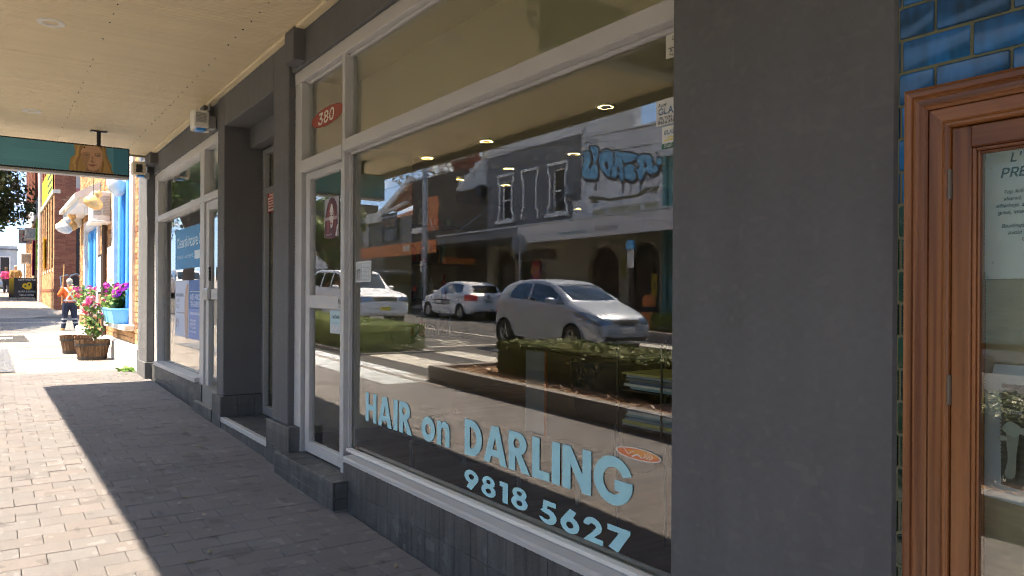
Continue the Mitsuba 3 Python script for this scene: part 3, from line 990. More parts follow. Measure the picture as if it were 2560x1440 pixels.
def vinyl(s, y, z, h, width, gap):
    raw, w0 = word(s, h, 1.0, gap)
    sx = width / (w0 - gap * h)
    for ch, g in raw:
        g = affinity.scale(g, sx, 1, origin=(0, 0))
        m, c = flat([(g, VIN)], FACING_STREET, (GX - 0.0035, y, z), 0.0004)
        nm = {"o": "letter_o", "n": "letter_n"}.get(ch, ("letter_" + ch.lower()) if ch.isalpha() else "digit")
        obj(nm, m, "vinyl", parent=L_, color=c)


pbr("vinyl", VC, 0.45)
vinyl("HAIR", 4.489, 0.600, 0.183, 0.645, .11)
vinyl("on", 3.732, 0.603, 0.172, 0.312, .12)
vinyl("DARLING", 3.268, 0.600, 0.180, 1.213, .075)
vinyl("9818", 3.267, 0.432, 0.096, 0.545, .16)
vinyl("5627", 2.632, 0.419, 0.098, 0.566, .16)


def sticker(name, layers, y, z, label, catg, x=GX - 0.0035, bsdf="print", shear=0.0):
    return printed(name, layers, FACING_STREET, (x, y, z), label, catg, bsdf=bsdf, step=0.0003)


WH, INK, BL = (0.70, 0.69, 0.66), (0.035, 0.04, 0.045), (0.03, 0.10, 0.20)
# contactless payment sticker
sticker("payment_sticker", [(ell(0, 0, .120, .0235), (0.72, 0.66, 0.60)), (ell(0, 0, .112, .0185), (0.72, 0.20, 0.075)), (ell(.03, .006, .08, .012).intersection(ell(0, 0, .112, .0185)), (0.78, 0.33, 0.08)),
                            (curve([(-.075, .012), (-.05, -.006), (-.02, .010)], .0022), (0.78, 0.62, 0.50)), (curve([(-.03, -.012), (.0, .0), (.02, -.010)], .003), (0.78, 0.70, 0.62)),
                            (curve([(.03, -.008), (.045, .0), (.035, .008)], .002), (0.80, 0.72, 0.62)), (curve([(.045, -.010), (.062, .0), (.05, .010)], .002), (0.80, 0.72, 0.62)), (curve([(.06, -.010), (.078, .0), (.065, .011)], .002), (0.80, 0.72, 0.62))],
        2.028, 0.8145, "orange oval contactless payment sticker at the G of DARLING", "sticker")
# glaziers' stickers at the right edge of the window
sticker("glazier_sticker", [(sbox(0, 0, .20, .085).buffer(.004), WH), (text("Apex", .0125, True, at=(.006, .064)), INK), (text("GLASS", .023, True, sx=1.15, at=(.006, .035)), BL), (text("Ph: 9558 4481", .0105, True, at=(.013, .0165)), INK), (text("0414 336 121", .0125, True, at=(.006, .001)), INK)],
        1.94, 2.021, "white Apex GLASS sticker with phone numbers by the pillar", "sticker")
sticker("glazier_sticker", [(sbox(0, .018, .17, .078), (0.72, 0.72, 0.68)), (sbox(0, 0, .17, .0178), (0.03, 0.14, 0.075)), (text("OZ", .008, True, at=(.035, .066)), (0.75, 0.62, 0.10)), (text("GLASS", .0145, True, sx=1.0, shear=.2, at=(.007, .050)), BL), (sbox(.028, .036, .16, .040), (0.75, 0.62, 0.10)), (sbox(.012, .027, .16, .031), (0.75, 0.62, 0.10)), (text("0410", .0115, True, at=(.010, .003)), WH)],
        1.914, 1.932, "white and green GLASS sticker below the Apex one", "sticker")
sticker("glazier_sticker", [(sbox(0, 0, .16, .085).buffer(.005), (0.66, 0.62, 0.52)), (text("Glass", .018, at=(.022, .055)), INK), (text("Replacement", .006, True, at=(.008, .027)), INK), (text("Ph", .0095, True, at=(.014, .015)), INK), (text("042", .0105, True, at=(.012, .001)), INK)],
        1.893, 2.256, "cream sticker high on the window under the transom bar", "sticker")
# small white notice inside the window by the mullion
sticker("window_notice", [(sbox(0, 0, .245, .135), (0.60, 0.64, 0.66)), (sbox(.008, .008, .235, .125), (0.46, 0.50, 0.52)), (sbox(.016, .012, .075, .085), (0.19, 0.20, 0.21)), (spline([(.03, .013), (.04, .06), (.06, .075), (.07, .04), (.068, .013)]), (0.36, 0.36, 0.36)), (sbox(.10, .015, .225, .118), (0.60, 0.66, 0.70))]
        + [(sbox(.10 + .021 * i, .015, .1035 + .021 * i, .118), (0.36, 0.40, 0.42)) for i in range(6)] + [(sbox(.10, .016 + .025 * i, .225, .019 + .025 * i), (0.40, 0.43, 0.45)) for i in range(4)],
        4.66, 1.487, "small white notice with a photo on the window by the mullion", "notice", x=GX - 0.0035)
# 380
sticker("number_sticker", [(ell(0, 0, .315, .066), (0.30, 0.055, 0.035)), (text("380", .082, True, sx=1.45, shear=.12, at=(-.185, -.041)), (0.62, 0.58, 0.50))], 5.19, 2.688, "red oval sticker with the number 380 above the door", "sticker", x=GX - 0.0035)
# redhead poster on the door glass
PR = [(sbox(0, 0, .272, .275), (0.34, 0.33, 0.36)), (spline([(.02, .0), (.01, .1), (.04, .2), (.10, .268), (.17, .27), (.23, .22), (.25, .12), (.24, .0)]), (0.085, 0.016, 0.022)),
      (spline([(.06, .01), (.045, .12), (.08, .22), (.11, .25), (.09, .15), (.09, .04)]), (0.20, 0.030, 0.030)), (spline([(.20, .01), (.215, .10), (.19, .21), (.18, .15), (.185, .05)]), (0.17, 0.025, 0.028)),
      (spline([(.105, .135), (.105, .19), (.135, .235), (.165, .195), (.172, .13), (.155, .075), (.135, .06), (.115, .08)]), (0.60, 0.53, 0.50)), (ell(.118, .150, .013, .0055), (0.05, 0.03, 0.03)), (ell(.158, .150, .012, .0055), (0.05, 0.03, 0.03)),
      (curve([(.104, .165), (.118, .168), (.13, .163)], .0022), (0.10, 0.04, 0.03)), (curve([(.147, .163), (.16, .168), (.17, .163)], .0022), (0.10, 0.04, 0.03)), (poly((.134, .15), (.126, .113), (.142, .113)), (0.47, 0.40, 0.38)), (spline([(.117, .095), (.136, .102), (.154, .095), (.136, .084)]), (0.38, 0.05, 0.06)),
      (sbox(.0, .118, .272, .142), (0.30, 0.20, 0.21)), (spline([(.105, .118), (.105, .142), (.17, .142), (.17, .118)]), (0.58, 0.51, 0.48)), (text("COLOR ZEN", .013, True, at=(.01, .124)), (0.62, 0.60, 0.58)), (text("hair studio", .010, True, sx=1.4, at=(.05, .012)), (0.55, 0.52, 0.52)), (poly((.215, .0), (.25, .075), (.268, .08), (.25, .0)), (0.55, 0.53, 0.53))]
sticker("poster", PR, 5.20, 1.812, "poster of a red haired woman stuck on the salon door glass", "poster", x=0.0965)
sticker("sticker", [(sbox(0, 0, .30, .16), (0.42, 0.58, 0.64)), (sbox(0, 0, .30, .062), (0.50, 0.56, 0.62)), (text("Goldwell Colour", .024, True, at=(.03, .105)), (0.05, 0.09, 0.12)), (sbox(.03, .07, .27, .078), (0.35, 0.50, 0.56)), (curve([(.03, .02), (.07, .045), (.10, .02), (.14, .05)], .004), (0.66, 0.68, 0.70))],
        5.083, 1.135, "pale blue Goldwell sticker low on the salon door", "sticker", x=0.0965)
# warning sign on the stair door
sticker("warning_sign", [(sbox(0, 0, .34, .20), (0.45, 0.035, 0.03)), (sbox(.012, .012, .328, .145), (0.66, 0.62, 0.57)), (text("WARNING", .034, True, at=(.04, .155)), (0.70, 0.66, 0.60))] + [(sbox(.03, .115 - .027 * i, .30 - .05 * (i % 2), .128 - .027 * i), (0.42, 0.05, 0.04)) for i in range(4)],
        7.52, 2.215, "red and white WARNING sign on the stair door", "sign", x=0.391)
# clinic posters
CB, CB2 = (0.045, 0.24, 0.52), (0.62, 0.74, 0.83)
sticker("clinic_poster", [(sbox(0, 0, 1.63, .50), CB), (text("Clearskincare Clinics", .125, sx=1.04, at=(.10, .265)), CB2), (text("SKIN, BODY + LASER EXPERTS", .038, True, sx=1.2, at=(.11, .13)), (0.32, 0.50, 0.68)), (sbox(1.10, .10, 1.50, .20), (0.55, 0.68, 0.80))],
        10.50, 1.72, "bright blue Clearskincare Clinics poster on the clinic window", "poster", x=GX - 0.0035)
sticker("clinic_banner", [(sbox(0, 0, .80, .70), (0.48, 0.56, 0.74)), (sbox(.05, .50, .50, .54), (0.22, 0.27, 0.40)), (text("LASER", .055, True, at=(.06, .43)), (0.30, 0.28, 0.36)), (text("HAIR", .055, True, at=(.06, .35)), (0.30, 0.28, 0.36)), (sbox(.06, .29, .55, .305), (0.30, 0.32, 0.42)), (text("$9", .10, True, at=(.06, .12)), (0.33, 0.31, 0.38)), (spline([(.62, .02), (.57, .3), (.60, .55), (.70, .66), (.78, .6), (.76, .3), (.74, .02)]), (0.47, 0.35, 0.30))],
        10.49, .875, "pale banner with a woman's figure low in the clinic window", "poster", x=GX - 0.0035)
sticker("clinic_banner", [(sbox(0, 0, .84, .70), (0.20, 0.29, 0.62)), (sbox(0, .36, .84, .70), (0.075, 0.17, 0.47)), (sbox(.06, .56, .58, .57), CB2), (text("ANTI-AGEING", .062, True, at=(.06, .47)), (0.52, 0.62, 0.80)), (text("TREATMENTS", .062, True, at=(.06, .385)), (0.52, 0.62, 0.80)), (sbox(.06, .29, .6, .32), (0.45, 0.52, 0.76)), (text("FREE", .10, True, at=(.06, .13)), (0.52, 0.58, 0.80)), (sbox(.06, .08, .4, .095), (0.48, 0.54, 0.78))],
        9.68, .872, "blue ANTI-AGEING TREATMENTS banner low in the clinic window", "poster", x=GX - 0.0037)

# ---------------------------------------------------------------- timber display case on the tiled wall
pbr("hinge_metal", (0.20, 0.17, 0.14), 0.45, metal=0.6)
DC = thing("display_case", "varnished timber display case with a hinged glass door on the tiles", "display case")
CY1, CZ1, CY0, CZ0 = 0.970, 1.909, 0.10, 0.45


def mitred(profile, name, bsdf_v, bsdf_h, parent):
    """Architrave with mitred corners: profile = [(distance in from the outer edge, x)], left jamb and head."""
    pr = np.array(profile, float)
    n = len(pr)
    for side in ("jamb", "head", "jamb_far", "foot"):
        V = []
        if side == "jamb":
            ends = [[(x, CY1 - d, CZ0 + d) for d, x in pr], [(x, CY1 - d, CZ1 - d) for d, x in pr]]
        elif side == "head":
            ends = [[(x, CY1 - d, CZ1 - d) for d, x in pr], [(x, CY0 + d, CZ1 - d) for d, x in pr]]
        elif side == "jamb_far":
            ends = [[(x, CY0 + d, CZ1 - d) for d, x in pr], [(x, CY0 + d, CZ0 + d) for d, x in pr]]
        else:
            ends = [[(x, CY0 + d, CZ0 + d) for d, x in pr], [(x, CY1 - d, CZ0 + d) for d, x in pr]]
        V = np.array(ends[0] + ends[1])
        F = []
        for i in range(n - 1):
            F += [(i, i + 1, n + i + 1), (i, n + i + 1, n + i)]
        m = trimesh.Trimesh(V, F, process=False)
        if (m.face_normals[:, 0] * m.area_faces).sum() > 0:
            m.invert()
        obj(name + ("_" + side if side in ("head", "foot") else ""), m, bsdf_v if "jamb" in side else bsdf_h, parent=parent)


mitred([(0.0, 0.02), (0.0, -0.030), (0.008, -0.034), (0.019, -0.034), (0.022, -0.030), (0.026, -0.0345), (0.032, -0.038), (0.040, -0.0385), (0.046, -0.035), (0.050, -0.031), (0.056, -0.029), (0.0565, -0.020),
        (0.058, -0.020), (0.0585, -0.027), (0.060, -0.028), (0.088, -0.028), (0.090, -0.026), (0.092, -0.0275), (0.096, -0.031), (0.101, -0.031), (0.105, -0.027), (0.107, -0.015), (0.107, 0.02)], "architrave", "wood_v", "wood_h", DC)
DD = DC + "__door"
dy1, dz1, dy0, dz0 = 0.8610, 1.8000, 0.21, 0.56
gy1, gz1, gy0, gz0 = 0.8180, 1.7480, 0.28, 0.63
dv = [box(-0.024, 0.012, gy1 + 0.0015, dy1, dz0, dz1, 0.003), box(-0.024, 0.012, dy0, gy0, dz0, dz1, 0.003)]
obj("door", cat(*dv), "wood_v", parent=DC, label="hinged timber door with a moulded glazing edge")
obj("rail", box(-0.0238, 0.012, gy0, gy1 + 0.0015, gz1 + 0.0015, dz1, 0.003), "wood_h", parent=DD)
obj("rail", box(-0.0238, 0.012, gy0, gy1 + 0.0015, dz0, gz0, 0.003), "wood_h", parent=DD)
bead = []
obj("bead", cat(box(-0.018, 0.010, gy1 - 0.007, gy1 + 0.0012, gz0, gz1 + 0.001, 0.002), box(-0.012, 0.010, gy1 - 0.013, gy1 - 0.0072, gz0, gz1 - 0.006, 0.002)), "wood_v", parent=DD)
obj("bead", cat(box(-0.018, 0.010, gy0, gy1 - 0.0072, gz1 - 0.007, gz1 + 0.001, 0.002), box(-0.012, 0.010, gy0, gy1 - 0.0132, gz1 - 0.013, gz1 - 0.0072, 0.002)), "wood_h", parent=DD)
pane("glass", gy0, gy1 - 0.010, gz0, gz1 - 0.010, -0.003, parent=DD)
for z in (1.669, 1.186):
    obj("hinge", cat(cyl((-0.027, 0.8645, z - 0.035), (-0.027, 0.8645, z + 0.035), 0.0042, n=10), box(-0.026, -0.02, 0.859, 0.8695, z - 0.035, z + 0.035), *[cyl((-0.027, 0.8645, z + a), (-0.027, 0.8645, z + a + 0.001), 0.0046, n=10) for a in (-.012, .011)]), "hinge_metal", parent=DD)
pbr("board", proc(lambda p, n, uv: mi.Color3f(0.46, 0.40, 0.26) * (0.85 + 0.25 * (fbm(p.y * 18, p.z * 90, 0, 3) - 0.5) + 0.3 * (fbm(p.y * 5, p.z * 5, 2, 3) - 0.5))), 0.85)
obj("back_board", box(0.052, 0.06, CY0, CY1 - 0.03, CZ0, CZ1 - 0.03), "board", parent=DC)
obj("liner", cat(box(0.012, 0.052, gy1 + 0.0, gy1 + 0.01, gz0, gz1), box(0.012, 0.052, gy0, gy1, gz1 - 0.002, gz1 + 0.01), box(0.012, 0.052, gy0, gy1, gz0 - 0.01, gz0)), "wood_v", parent=DC)


def paper(name, layers, y, z, w, h, label, catg, curl=0.0, x=0.046):
    """A sheet of paper, slightly curled off the board, with its print."""
    m, c = flat([(sbox(0, 0, w, h).difference(sbox(-1, -1, 0, 0)), (0.62, 0.68, 0.70))], FACING_STREET, (x + 0.002, y, z), 0.0)
    m2, c2 = flat(layers, FACING_STREET, (x, y, z), 0.0006)
    k_ = obj(name, cat(m, m2), "print", color=np.vstack([c, c2]))
    labels[k_] = {"label": label, "category": catg}
    for py, pz in ((0.016, h * 0.88), (0.02, 0.04)):
        obj("pin", cyl((x - 0.006, y - py, z + pz), (x + 0.004, y - py - 0.001, z + pz - 0.008), 0.0008, n=6), "steel", parent=k_)


PP = (0.74, 0.79, 0.81)
ink = (0.035, 0.045, 0.05)
pl = Polygon([(0, .02), (.0015, .085), (-.004, .16), (-.006, .21), (.0, .265), (.004, .295), (.21, .295), (.21, 0), (.012, 0)])
paper("notice_sheet", [(pl, PP), (text("L'VOIRE", .0205, True, shear=.22, at=(.052, .2685)), ink), (text("PREMIUM", .0215, True, shear=.22, at=(.0325, .2337)), ink)]
      + [(text(t_, .0079, True, shear=.20 if i else .05, at=(a, .196 - i * .0157)), ink) for i, (t_, a) in enumerate((("Top Artisan goods,", .041), ("shared, curated", .041), ("offerings, all the", .0265), ("great, interesting", .030), ("", 0), ("Bookings advised to", .038), ("avoid missing out", .052), ("CALL US", .080))) if t_],
      0.8195, 1.447, .21, .295, "white notice headed L'VOIRE pinned at the top of the case", "notice")
pb = Polygon([(0, 0), (.0, .285), (.016, .290), (.021, .312), (.21, .312), (.21, -.03), (.10, -.008)])
GR = (0.135, 0.13, 0.122)
post = [(pb, (0.46, 0.53, 0.60)), (poly((.036, .035), (.036, .268), (.21, .268), (.21, .010)), GR)]
rng2 = np.random.default_rng(5)
for i in range(26):
    yy = .04 + i * .0085
    post.append((poly((.037, yy), (.037, yy + .003), (.21, yy + .003 + rng2.uniform(-.002, .002)), (.21, yy)), (0.16, 0.15, 0.14) if i % 2 else (0.115, 0.11, 0.105)))
post += [(spline([(.050, .06), (.056, .10), (.052, .15), (.06, .175), (.078, .16), (.074, .11), (.07, .06)]), (0.26, 0.29, 0.27)), (spline([(.045, .165), (.06, .185), (.085, .17), (.07, .15)]), (0.32, 0.37, 0.35)), (ell(.092, .165, .012, .009), (0.36, 0.40, 0.38)), (ell(.046, .145, .010, .006), (0.33, 0.37, 0.36)),
         (curve([(.044, .252), (.054, .260)], .0008).union(curve([(.044, .260), (.054, .252)], .0008)), (0.6, 0.62, 0.62)), (text("L'VOIRE CAFE", .0068, True, at=(.050, .204)), (0.55, 0.58, 0.58)), (text("CO", .026, True, at=(.090, .150)), (0.55, 0.62, 0.64)), (text("CK", .026, True, at=(.090, .112)), (0.55, 0.62, 0.64)),
         (curve([(.044, .055), (.044, .047), (.054, .047), (.054, .055)], .0007).union(curve([(.049, .051), (.049, .061)], .0007)), (0.6, 0.62, 0.62))]
paper("event_poster", post, 0.8165, 0.937, .21, .28, "printed phone screenshot poster pinned low in the case", "poster")

# ================================================================ inside the hair salon
IZ = 0.22
pbr("salon_boards", proc(lambda p, n, uv: mix((0.060, 0.034, 0.024), (0.105, 0.058, 0.038), fbm(p.x * 4, p.y * 40, 0, 3)) * (0.75 + 0.35 * cell_rand(p.y / 0.11, p.x / 1.4, 1))), 0.35)
struct("salon_floor", cat(box(0.145, 9.0, -1.0, 6.5, IZ - 0.1, IZ), box(2.06, 9.0, 6.5, 8.3, IZ - 0.1, IZ - 0.001)), "salon_boards", "dark brown timber floor of the salon")
struct("salon_ceiling", cat(box(0.55, 9.0, -1.0, 6.5, 2.60, 2.66), box(2.06, 9.0, 6.5, 8.3, 2.60, 2.66)), "olive_wall", "low ceiling of the salon with small downlights")
struct("salon_bulkhead", cat(box(0.50, 0.55, -1.0, 6.5, 2.60, 3.3), box(0.145, 0.50, 1.6, 5.75, 3.08, 3.2)), "olive_wall")
struct("salon_wall", cat(box(8.98, 9.1, -1, 8.3, 0.0, 2.7), box(1.0, 1.9, 6.5, 6.6, 0, 2.7), box(1.9, 1.96, 6.5, 8.3, 0, 2.7), box(2.06, 9.0, 8.3, 8.4, 0, 2.7), box(0.15, 9.0, -1.1, -1.0, 0, 2.7)), "olive_wall", "dim olive side walls of the salon")
struct("salon_return_wall", cat(box(0.145, 1.0, 5.72, 5.8, 0.0, 3.2), box(1.0, 1.06, 5.72, 6.5, 0.0, 2.7)), "olive_wall")
obj("skirting", box(0.16, 1.0, 5.70, 5.72, IZ, IZ + 0.10), "brown_dark", parent="salon_return_wall")
LM = lathe([(0.0, 0.0), (0.042, 0.0)], 18)
for x, y, lb in ((0.60, 2.64, "large lit downlight just under the transom bar near the pillar"), (1.30, 3.55, "second lit downlight of the front row, beside the pale parapet"), (1.27, 4.88, "third lit downlight of the front row"), (1.24, 5.78, "fourth lit downlight of the front row, farthest to the left"),
                 (2.14, 4.88, "lit downlight of the second row, between slate building and graffiti"), (2.11, 5.8, "lit downlight of the second row, over the left slate building window"), (2.09, 6.67, "leftmost lit downlight of the second row"), (2.68, 6.68, "lit downlight of the third row, in front of the left moulded window"), (4.7, 7.9, "lowest lit downlight, deep in the salon below the right moulded window")):
    t = T().translate([x, y, 2.598])
    k_ = thing("ceiling_downlight", lb, "downlight", "lit downlights in the salon ceiling")
    obj("trim", mikit.ply(lathe([(0.045, 0.002), (0.048, -0.006), (0.066, -0.003), (0.068, 0.003)], 20), "white_paint", smooth=40), None, parent=k_, to_world=t)
    scene[uniq(k_ + "__lens")] = {**mikit.ply(LM, "white_paint"), "to_world": T().translate([x, y, 2.592]).rotate([1, 0, 0], 180), "emitter": lamp((26, 18, 5.5))}


# bench under the window, desk, magazine rack, shelves, chair
b_ = thing("waiting_bench", "low black upholstered bench on steel legs inside the window", "bench")
obj("seat", box(0.42, 0.92, 3.2, 4.95, 0.43, 0.51, 0.03), "black", parent=b_)
for y in (3.3, 4.55):
    for x in (0.47, 0.88):
        obj("leg", cyl((x, y, IZ), (x, y, 0.43), 0.014, n=10), "steel", parent=b_)
b_ = thing("reception_desk", "brown timber reception desk with a pale end panel", "reception desk")
obj("front_panel", box(2.0, 2.06, 2.6, 5.055, IZ, 0.93, 0.004), "brown_dark", parent=b_)
obj("end_panel", box(2.0, 2.05, 5.075, 5.36, IZ, 0.93, 0.004), "wall_pale", parent=b_)
obj("edge_strip", box(1.99, 2.01, 5.056, 5.074, IZ, 0.94, 0.002), "orange", parent=b_)
obj("counter_top", box(1.96, 2.74, 2.56, 5.38, 0.945, 0.975, 0.006), "brown_dark", parent=b_)
m_ = thing("magazine_rack", "wire rack filled with stacks of magazines behind the pillar", "magazine rack")
for y in (1.92, 2.51):
    for x in (0.45, 0.76):
        obj("post", cyl((x, y, IZ), (x, y, 1.20), 0.006, n=8), "black", parent=m_)
obj("post", cyl((0.45, 2.24, 0.80), (0.45, 2.24, 1.20), 0.005, n=8), "black", parent=m_)
mc = [(0.50, 0.55, 0.62), (0.05, 0.09, 0.17), (0.22, 0.36, 0.42), (0.34, 0.32, 0.10), (0.10, 0.12, 0.14), (0.55, 0.56, 0.55), (0.12, 0.20, 0.28)]
n_ = 0
for j, z in enumerate((0.82, 0.985)):
    obj("shelf", cat(*[cyl((0.46 + i * 0.07, 1.92, z), (0.46 + i * 0.07, 2.51, z), 0.003, n=6) for i in range(5)]), "black", parent=m_)
    zz = z + 0.004
    for i in range(6):
        t_ = float(RNG.uniform(0.008, 0.017))
        mm = box(0.47 + RNG.uniform(-.015, .02), 0.74, 1.94, 2.49 + RNG.uniform(-.03, .02), zz, zz + t_)
        k_ = obj("magazine", mm, "print", color=np.tile(mc[(i * 3 + j * 2) % 7], (len(mm.vertices), 1)))
        labels[k_] = {"label": "%s magazine from the %s, in the %s stack on the wire rack" % (["pale blue", "yellowish", "navy", "black", "teal", "white", "slate blue"][(0, 3, 1, 4, 2, 5, 6).index((i * 3 + j * 2) % 7)], ["bottom", "second up", "third up", "fourth up", "fifth up", "top"][i], ["lower", "upper"][j]), "category": "magazine", "group": "magazines stacked on the rack"}
        zz += t_ + 0.001
s_ = thing("product_shelves", "dark wall shelves with bottles of hair products in the dim salon", "shelf unit")
for z in (1.0, 1.35, 1.70, 2.05):
    obj("shelf", box(1.10, 1.88, 6.30, 6.499, z, z + 0.022), "dark", parent=s_)
bot = [lathe([(0.0, 0), (r, 0), (r, h * .7), (r * .4, h * .78), (r * .4, h), (0, h)], 12) for r, h in ((0.03, .2), (.035, .17), (.025, .24), (.045, .1))]
bc = ["dark", "white_paint", "lamp_red", "orange", "wall_teal", "steel"]
for z in (1.022, 1.372, 1.722, 2.072):
    x = 1.16
    while x < 1.85:
        q = int(RNG.integers(0, 4)); c = bc[RNG.integers(0, 6)]
        key = ("bot", q, c)
        if key not in _pieces:
            _pieces[key] = mikit.ply(bot[q], c, smooth=35)
        k_ = obj("product_bottle", _pieces[key], None, to_world=T().translate([x, 6.40, z]))
        labels[k_] = {"label": f"{dict(dark='black', white_paint='white', lamp_red='red', orange='orange', wall_teal='teal', steel='silver')[c]} {('tall', 'mid height', 'tallest slim', 'squat')[q]} bottle on the {('lowest', 'second', 'third', 'top')[int((z - 1.0) / 0.34)]} salon shelf", "category": "bottle", "group": "bottles on the salon shelves"}
        x += float(RNG.uniform(0.08, 0.15))
c_ = thing("salon_chair", "dark salon chair with a curved shell behind the window lettering", "chair")
sh = lathe([(0.30, 0.0), (0.34, 0.12), (0.36, 0.34), (0.34, 0.36), (0.31, 0.14), (0.27, 0.02)], 30)
sh = sh.slice_plane([0, 0.12, 0], [0, -1, 0])
sh.apply_translation([1.75, 3.9, 0.62])
obj("shell", sh, "black", parent=c_, smooth=40)
obj("seat", cat(cyl((1.75, 3.9, 0.56), (1.75, 3.9, 0.66), 0.29, 0.31, 28)), "black", parent=c_, smooth=40)
obj("pillar", cyl((1.75, 3.9, IZ + 0.03), (1.75, 3.9, 0.57), 0.03), "steel", parent=c_)
obj("foot", cyl((1.75, 3.9, IZ), (1.75, 3.9, IZ + 0.03), 0.26, 0.24, 28), "steel", parent=c_, smooth=40)
# clinic and stair interiors
struct("clinic_room", cat(box(0.16, 1.99, 7.95, 12.2, 0.2, 0.3), box(1.99, 2.04, 7.95, 12.2, 0.2, 3.2), box(0.16, 1.99, 12.2, 12.25, 0.2, 3.2), box(0.47, 2.0, 7.90, 7.95, 0.2, 3.2), box(0.16, 1.99, 7.95, 12.2, 3.1, 3.2)), "wall_pale", "pale room behind the clinic posters")
struct("stair_hall", cat(box(0.46, 1.99, 7.63, 7.7, 0.2, 3.2), box(0.47, 0.99, 6.05, 6.085, 0.2, 3.2), box(1.83, 1.89, 6.61, 7.63, 0.2, 3.2), box(0.42, 1.99, 6.0, 7.7, 2.95, 3.05), box(1.0, 1.88, 6.601, 6.64, 0.2, 2.9), box(0.94, 0.995, 6.085, 6.6, 0.2, 2.9), box(0.42, 1.99, 6.0, 7.7, 0.1, 0.188)), "cream", "pale hall behind the stair door")

# ================================================================ brick pub next door
P_ = thing("brick_pub", "sunlit tan brick pub with bright blue window joinery and white base", "building")
PX, PY0, PY1 = 0.06, 12.36, 22.45
OPEN = [(13.49, 15.97, 0.90, 3.85), (18.16, 21.08, 1.02, 3.12)]
obj("wall", box(PX + 0.06, 8, PY0, PY1, -0.2, 8.0), "mortar", parent=P_)
br, big = [], []
z, r = 0.60, 0
while z < 5.0:
    y = PY0 - (0.12 if r % 2 else 0)
    while y < PY1 - 0.02:
        a, b_ = max(y, PY0), min(y + 0.23, PY1)
        segs = [(a, b_)]
        for o0, o1, oz0, oz1 in OPEN:
            if oz0 - 0.05 < z < oz1:
                segs = [s for q in segs for s in ((q[0], min(q[1], o0)), (max(q[0], o1), q[1])) if s[1] - s[0] > 0.02]
        for q in segs:
            m = box(PX + RNG.normal(0, .0015), PX + 0.07, q[0], q[1], z, z + 0.076)
            (big if (q[0] < 13.2 and 0.6 < z < 3.2) else br).append((m, q, z))
        y += 0.24
    z += 0.086
    r += 1
for m, q, z in big[:290]:
    piece(P_, "brick", PX, PX + 0.07, q[0], q[1], z, z + 0.076, "brick_tan", 0.004)
obj("brick_field", cat(*[m for m, q, z in br + big[290:]]), "brick_tan", parent=P_, kind="stuff")
obj("upper_brick", box(PX, 8, PY0, PY1, 5.0, 8.0), "brick_tan", parent=P_)
obj("side_wall", box(PX + 0.005, 8, PY1, PY1 + 0.06, -0.2, 8), "brick_tan", parent=P_)
obj("white_base", trimesh.convex.convex_hull(np.array([(x, y, z) for y in (PY0 + 0.25, PY1 + 0.02) for x, z in ((-0.03, 0.1), (-0.03, 0.56), (0.0, 0.59), (0.2, 0.60), (0.2, 0.1))])), "white_paint", parent=P_, label="white painted base of the brick wall")
obj("downpipe", cat(cyl((-0.0, 12.44, 0.25), (-0.0, 12.44, 6), 0.045, n=12)), "galv", parent=P_)
obj("downpipe", cat(cyl((-0.0, 16.9, 0.55), (-0.0, 16.9, 2.78), 0.045, n=12)), "brown_dark", parent=P_)
for i, (o0, o1, oz0, oz1) in enumerate(OPEN):
    w_ = obj("window", cat(box(0.02, 0.30, o0, o0 + 0.30, oz0, oz1), box(0.02, 0.30, o1 - 0.30, o1, oz0, oz1), box(0.0205, 0.30, o0 + 0.30, o1 - 0.30, oz1 - 0.22, oz1)), "white_paint", parent=P_)
    for j in range(4):
        yy = o0 + 0.30 + j * (o1 - o0 - 0.6) / 4
        d = (o1 - o0 - 0.6) / 4
        obj("panel", box(0.10, 0.14, yy + 0.002, yy + d - 0.002, oz0, oz1 - 0.22, 0.01), "blue_paint", parent=w_)
        obj("moulding", cat(cyl((0.095, yy + d * .28, oz0), (0.095, yy + d * .28, oz1 - 0.3), 0.05, n=14)), "blue_light" if j % 2 else "blue_paint", parent=w_, smooth=40)
    obj("sill", box(-0.10, 0.10, o0 - 0.04, o1 + 0.04, oz0 - 0.09, oz0 - 0.001, 0.01), "white_paint", parent=w_)
# door hood over the far window
obj("hood", cat(trimesh.convex.convex_hull(np.array([(x, y, z) for y in (18.0, 22.3) for x, z in ((-0.42, 3.42), (-0.42, 3.50), (-0.30, 3.55), (0.05, 3.78), (0.05, 3.42))])),
                box(-0.34, 0.05, 18.1, 22.2, 3.30, 3.415), box(-0.2, 0.05, 18.2, 18.5, 3.1, 3.30, 0.02), box(-0.2, 0.05, 21.8, 22.1, 3.1, 3.30, 0.02)), "white_paint", parent=P_, label="white moulded hood over the far blue window")
ac = thing("air_conditioner", "white box air conditioner with grey grilles on the brick wall", "air conditioner")
obj("case", box(-0.26, 0.055, 16.4, 17.1, 2.82, 3.38, 0.012), "white_paint", parent=ac)
for j in range(2):
    obj("grille", cat(*[box(-0.235 + j * 0.15, -0.105 + j * 0.15, 16.388, 16.401, 2.92 + i * 0.03, 2.938 + i * 0.03) for i in range(13)]), "galv", parent=ac)
obj("shelf", box(-0.28, 0.055, 16.35, 17.15, 2.77, 2.815, 0.008), "white_paint", parent=ac)
for (y0, y1, z0, z1) in ((17.35, 17.95, 1.40, 2.22), (15.98, 16.40, 1.52, 2.30)):
    k_ = thing("menu_board", "framed white menu board on the brick between the blue windows" if y0 < 17 else "black framed menu board beyond the downpipe on the brick", "menu board")
    obj("frame", box(0.0, 0.055, y0, y1, z0, z1, 0.006), "black" if y0 > 17 else "white_paint", parent=k_)
    obj("sheet", box(-0.004, 0.001, y0 + 0.05, y1 - 0.05, z0 + 0.05, z1 - 0.05), "white_paint", parent=k_)


